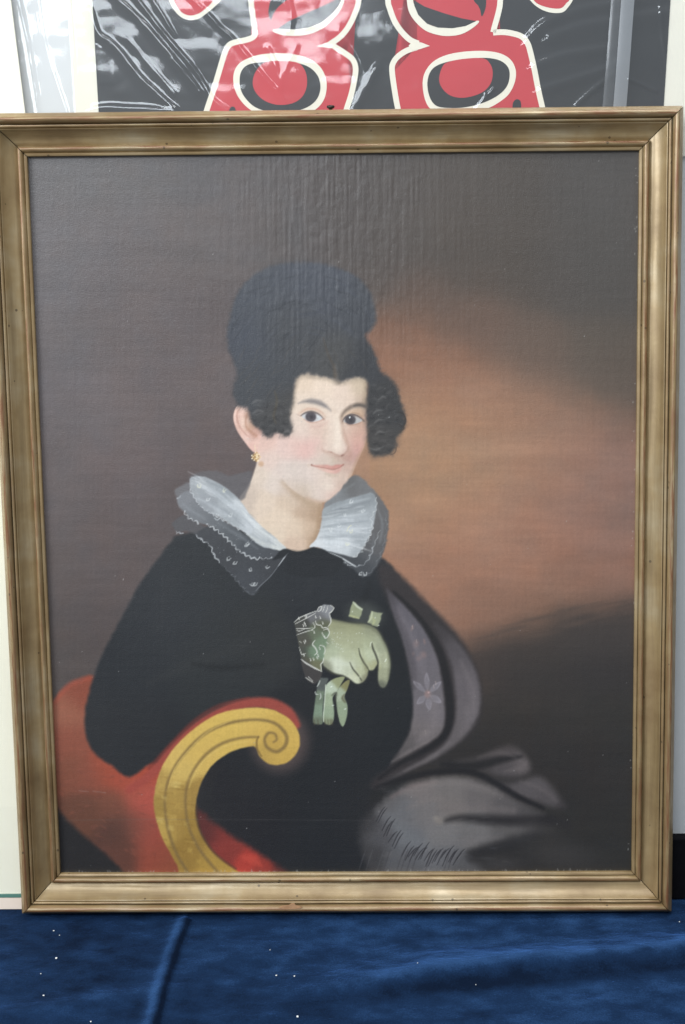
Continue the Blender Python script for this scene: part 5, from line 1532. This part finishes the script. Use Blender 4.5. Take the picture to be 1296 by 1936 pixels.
damp = np.clip((SV - 0.02) / 0.05, 0.1, 1)
# the portrait's frame presses the film flat behind it
press = 1 / (1 + np.exp(-(vf + 0.012 - SV) * -400))
Ws = 0.0046 + Hs * damp * (0.25 + 0.75 * press)
Ws = np.clip(Ws, 0.0042, 0.012)
sleeve = grid_mesh('plastic_sleeve', np.stack([SU, -Ws, SV], -1), M_SLEEVE, wp)
# welded seam and overlap strip of the sleeve
def strip(name, a0, a1, b0, b1, w, mat):
    n = 40
    P = np.zeros((n, 6, 3))
    for k in range(n):
        f = k / (n - 1)
        l = line_at(np.array(on_print(*a0, w)), np.array(on_print(*a1, w)), vf - .03 + (top_v - vf + .05) * f)
        r = line_at(np.array(on_print(*b0, w)), np.array(on_print(*b1, w)), vf - .03 + (top_v - vf + .05) * f)
        for j in range(6):
            p = l + (r - l) * j / 5
            P[k, j] = (p[0], -(w + 0.0006 * math.sin(j / 5 * math.pi) + 0.0004 * math.sin(f * 23)), p[1])
    return grid_mesh(name, P, mat, sleeve)


strip('seam_tape', (1175, 0), (1160, 200), (1200, 0), (1185, 200), 0.0128, M_SEAM)
strip('overlap_strip', (1156, 0), (1140, 200), (1174, 0), (1159, 200), 0.0126, M_FOLD)

# ------------------------------------------------------------------ lint on the velvet
for k, (x, y, s) in enumerate([(102, 1760, 1.3), (113, 1769, 1.0), (107, 1814, 1.9), (78, 1844, 1.1), (83, 1884, 1.5), (172, 1929, 1.3), (523, 1842, 1.4), (557, 1845, 1.3), (563, 1921, 1.7),
                               (511, 1797, 0.9), (790, 1835, 0.9), (900, 1858, 0.9), (1285, 1743, 1.1)]):
    g = px_ground(x, y)
    i_, j_ = int(np.argmin(np.abs(xs - g[0]))), int(np.argmin(np.abs(ys - g[1])))
    bm = bmesh.new()
    bmesh.ops.create_icosphere(bm, subdivisions=1, radius=0.00065 * s)
    for v_ in bm.verts:
        v_.co.x *= random.uniform(0.7, 1.4)
        v_.co.y *= random.uniform(0.7, 1.3)
        v_.co.z *= random.uniform(0.5, 0.9)
    me = bpy.data.meshes.new('lint_speck')
    bm.to_mesh(me)
    bm.free()
    me.materials.append(M_LINT)
    o = bpy.data.objects.new('lint_speck', me)
    COL.objects.link(o)
    o.location = (g[0], g[1], Z[j_, i_] + 0.0005)
    o.rotation_euler = (0, 0, random.uniform(0, 6))
    tag(o, 'tiny white speck of lint lying on the blue velvet', 'lint', 'specks of lint on the velvet')
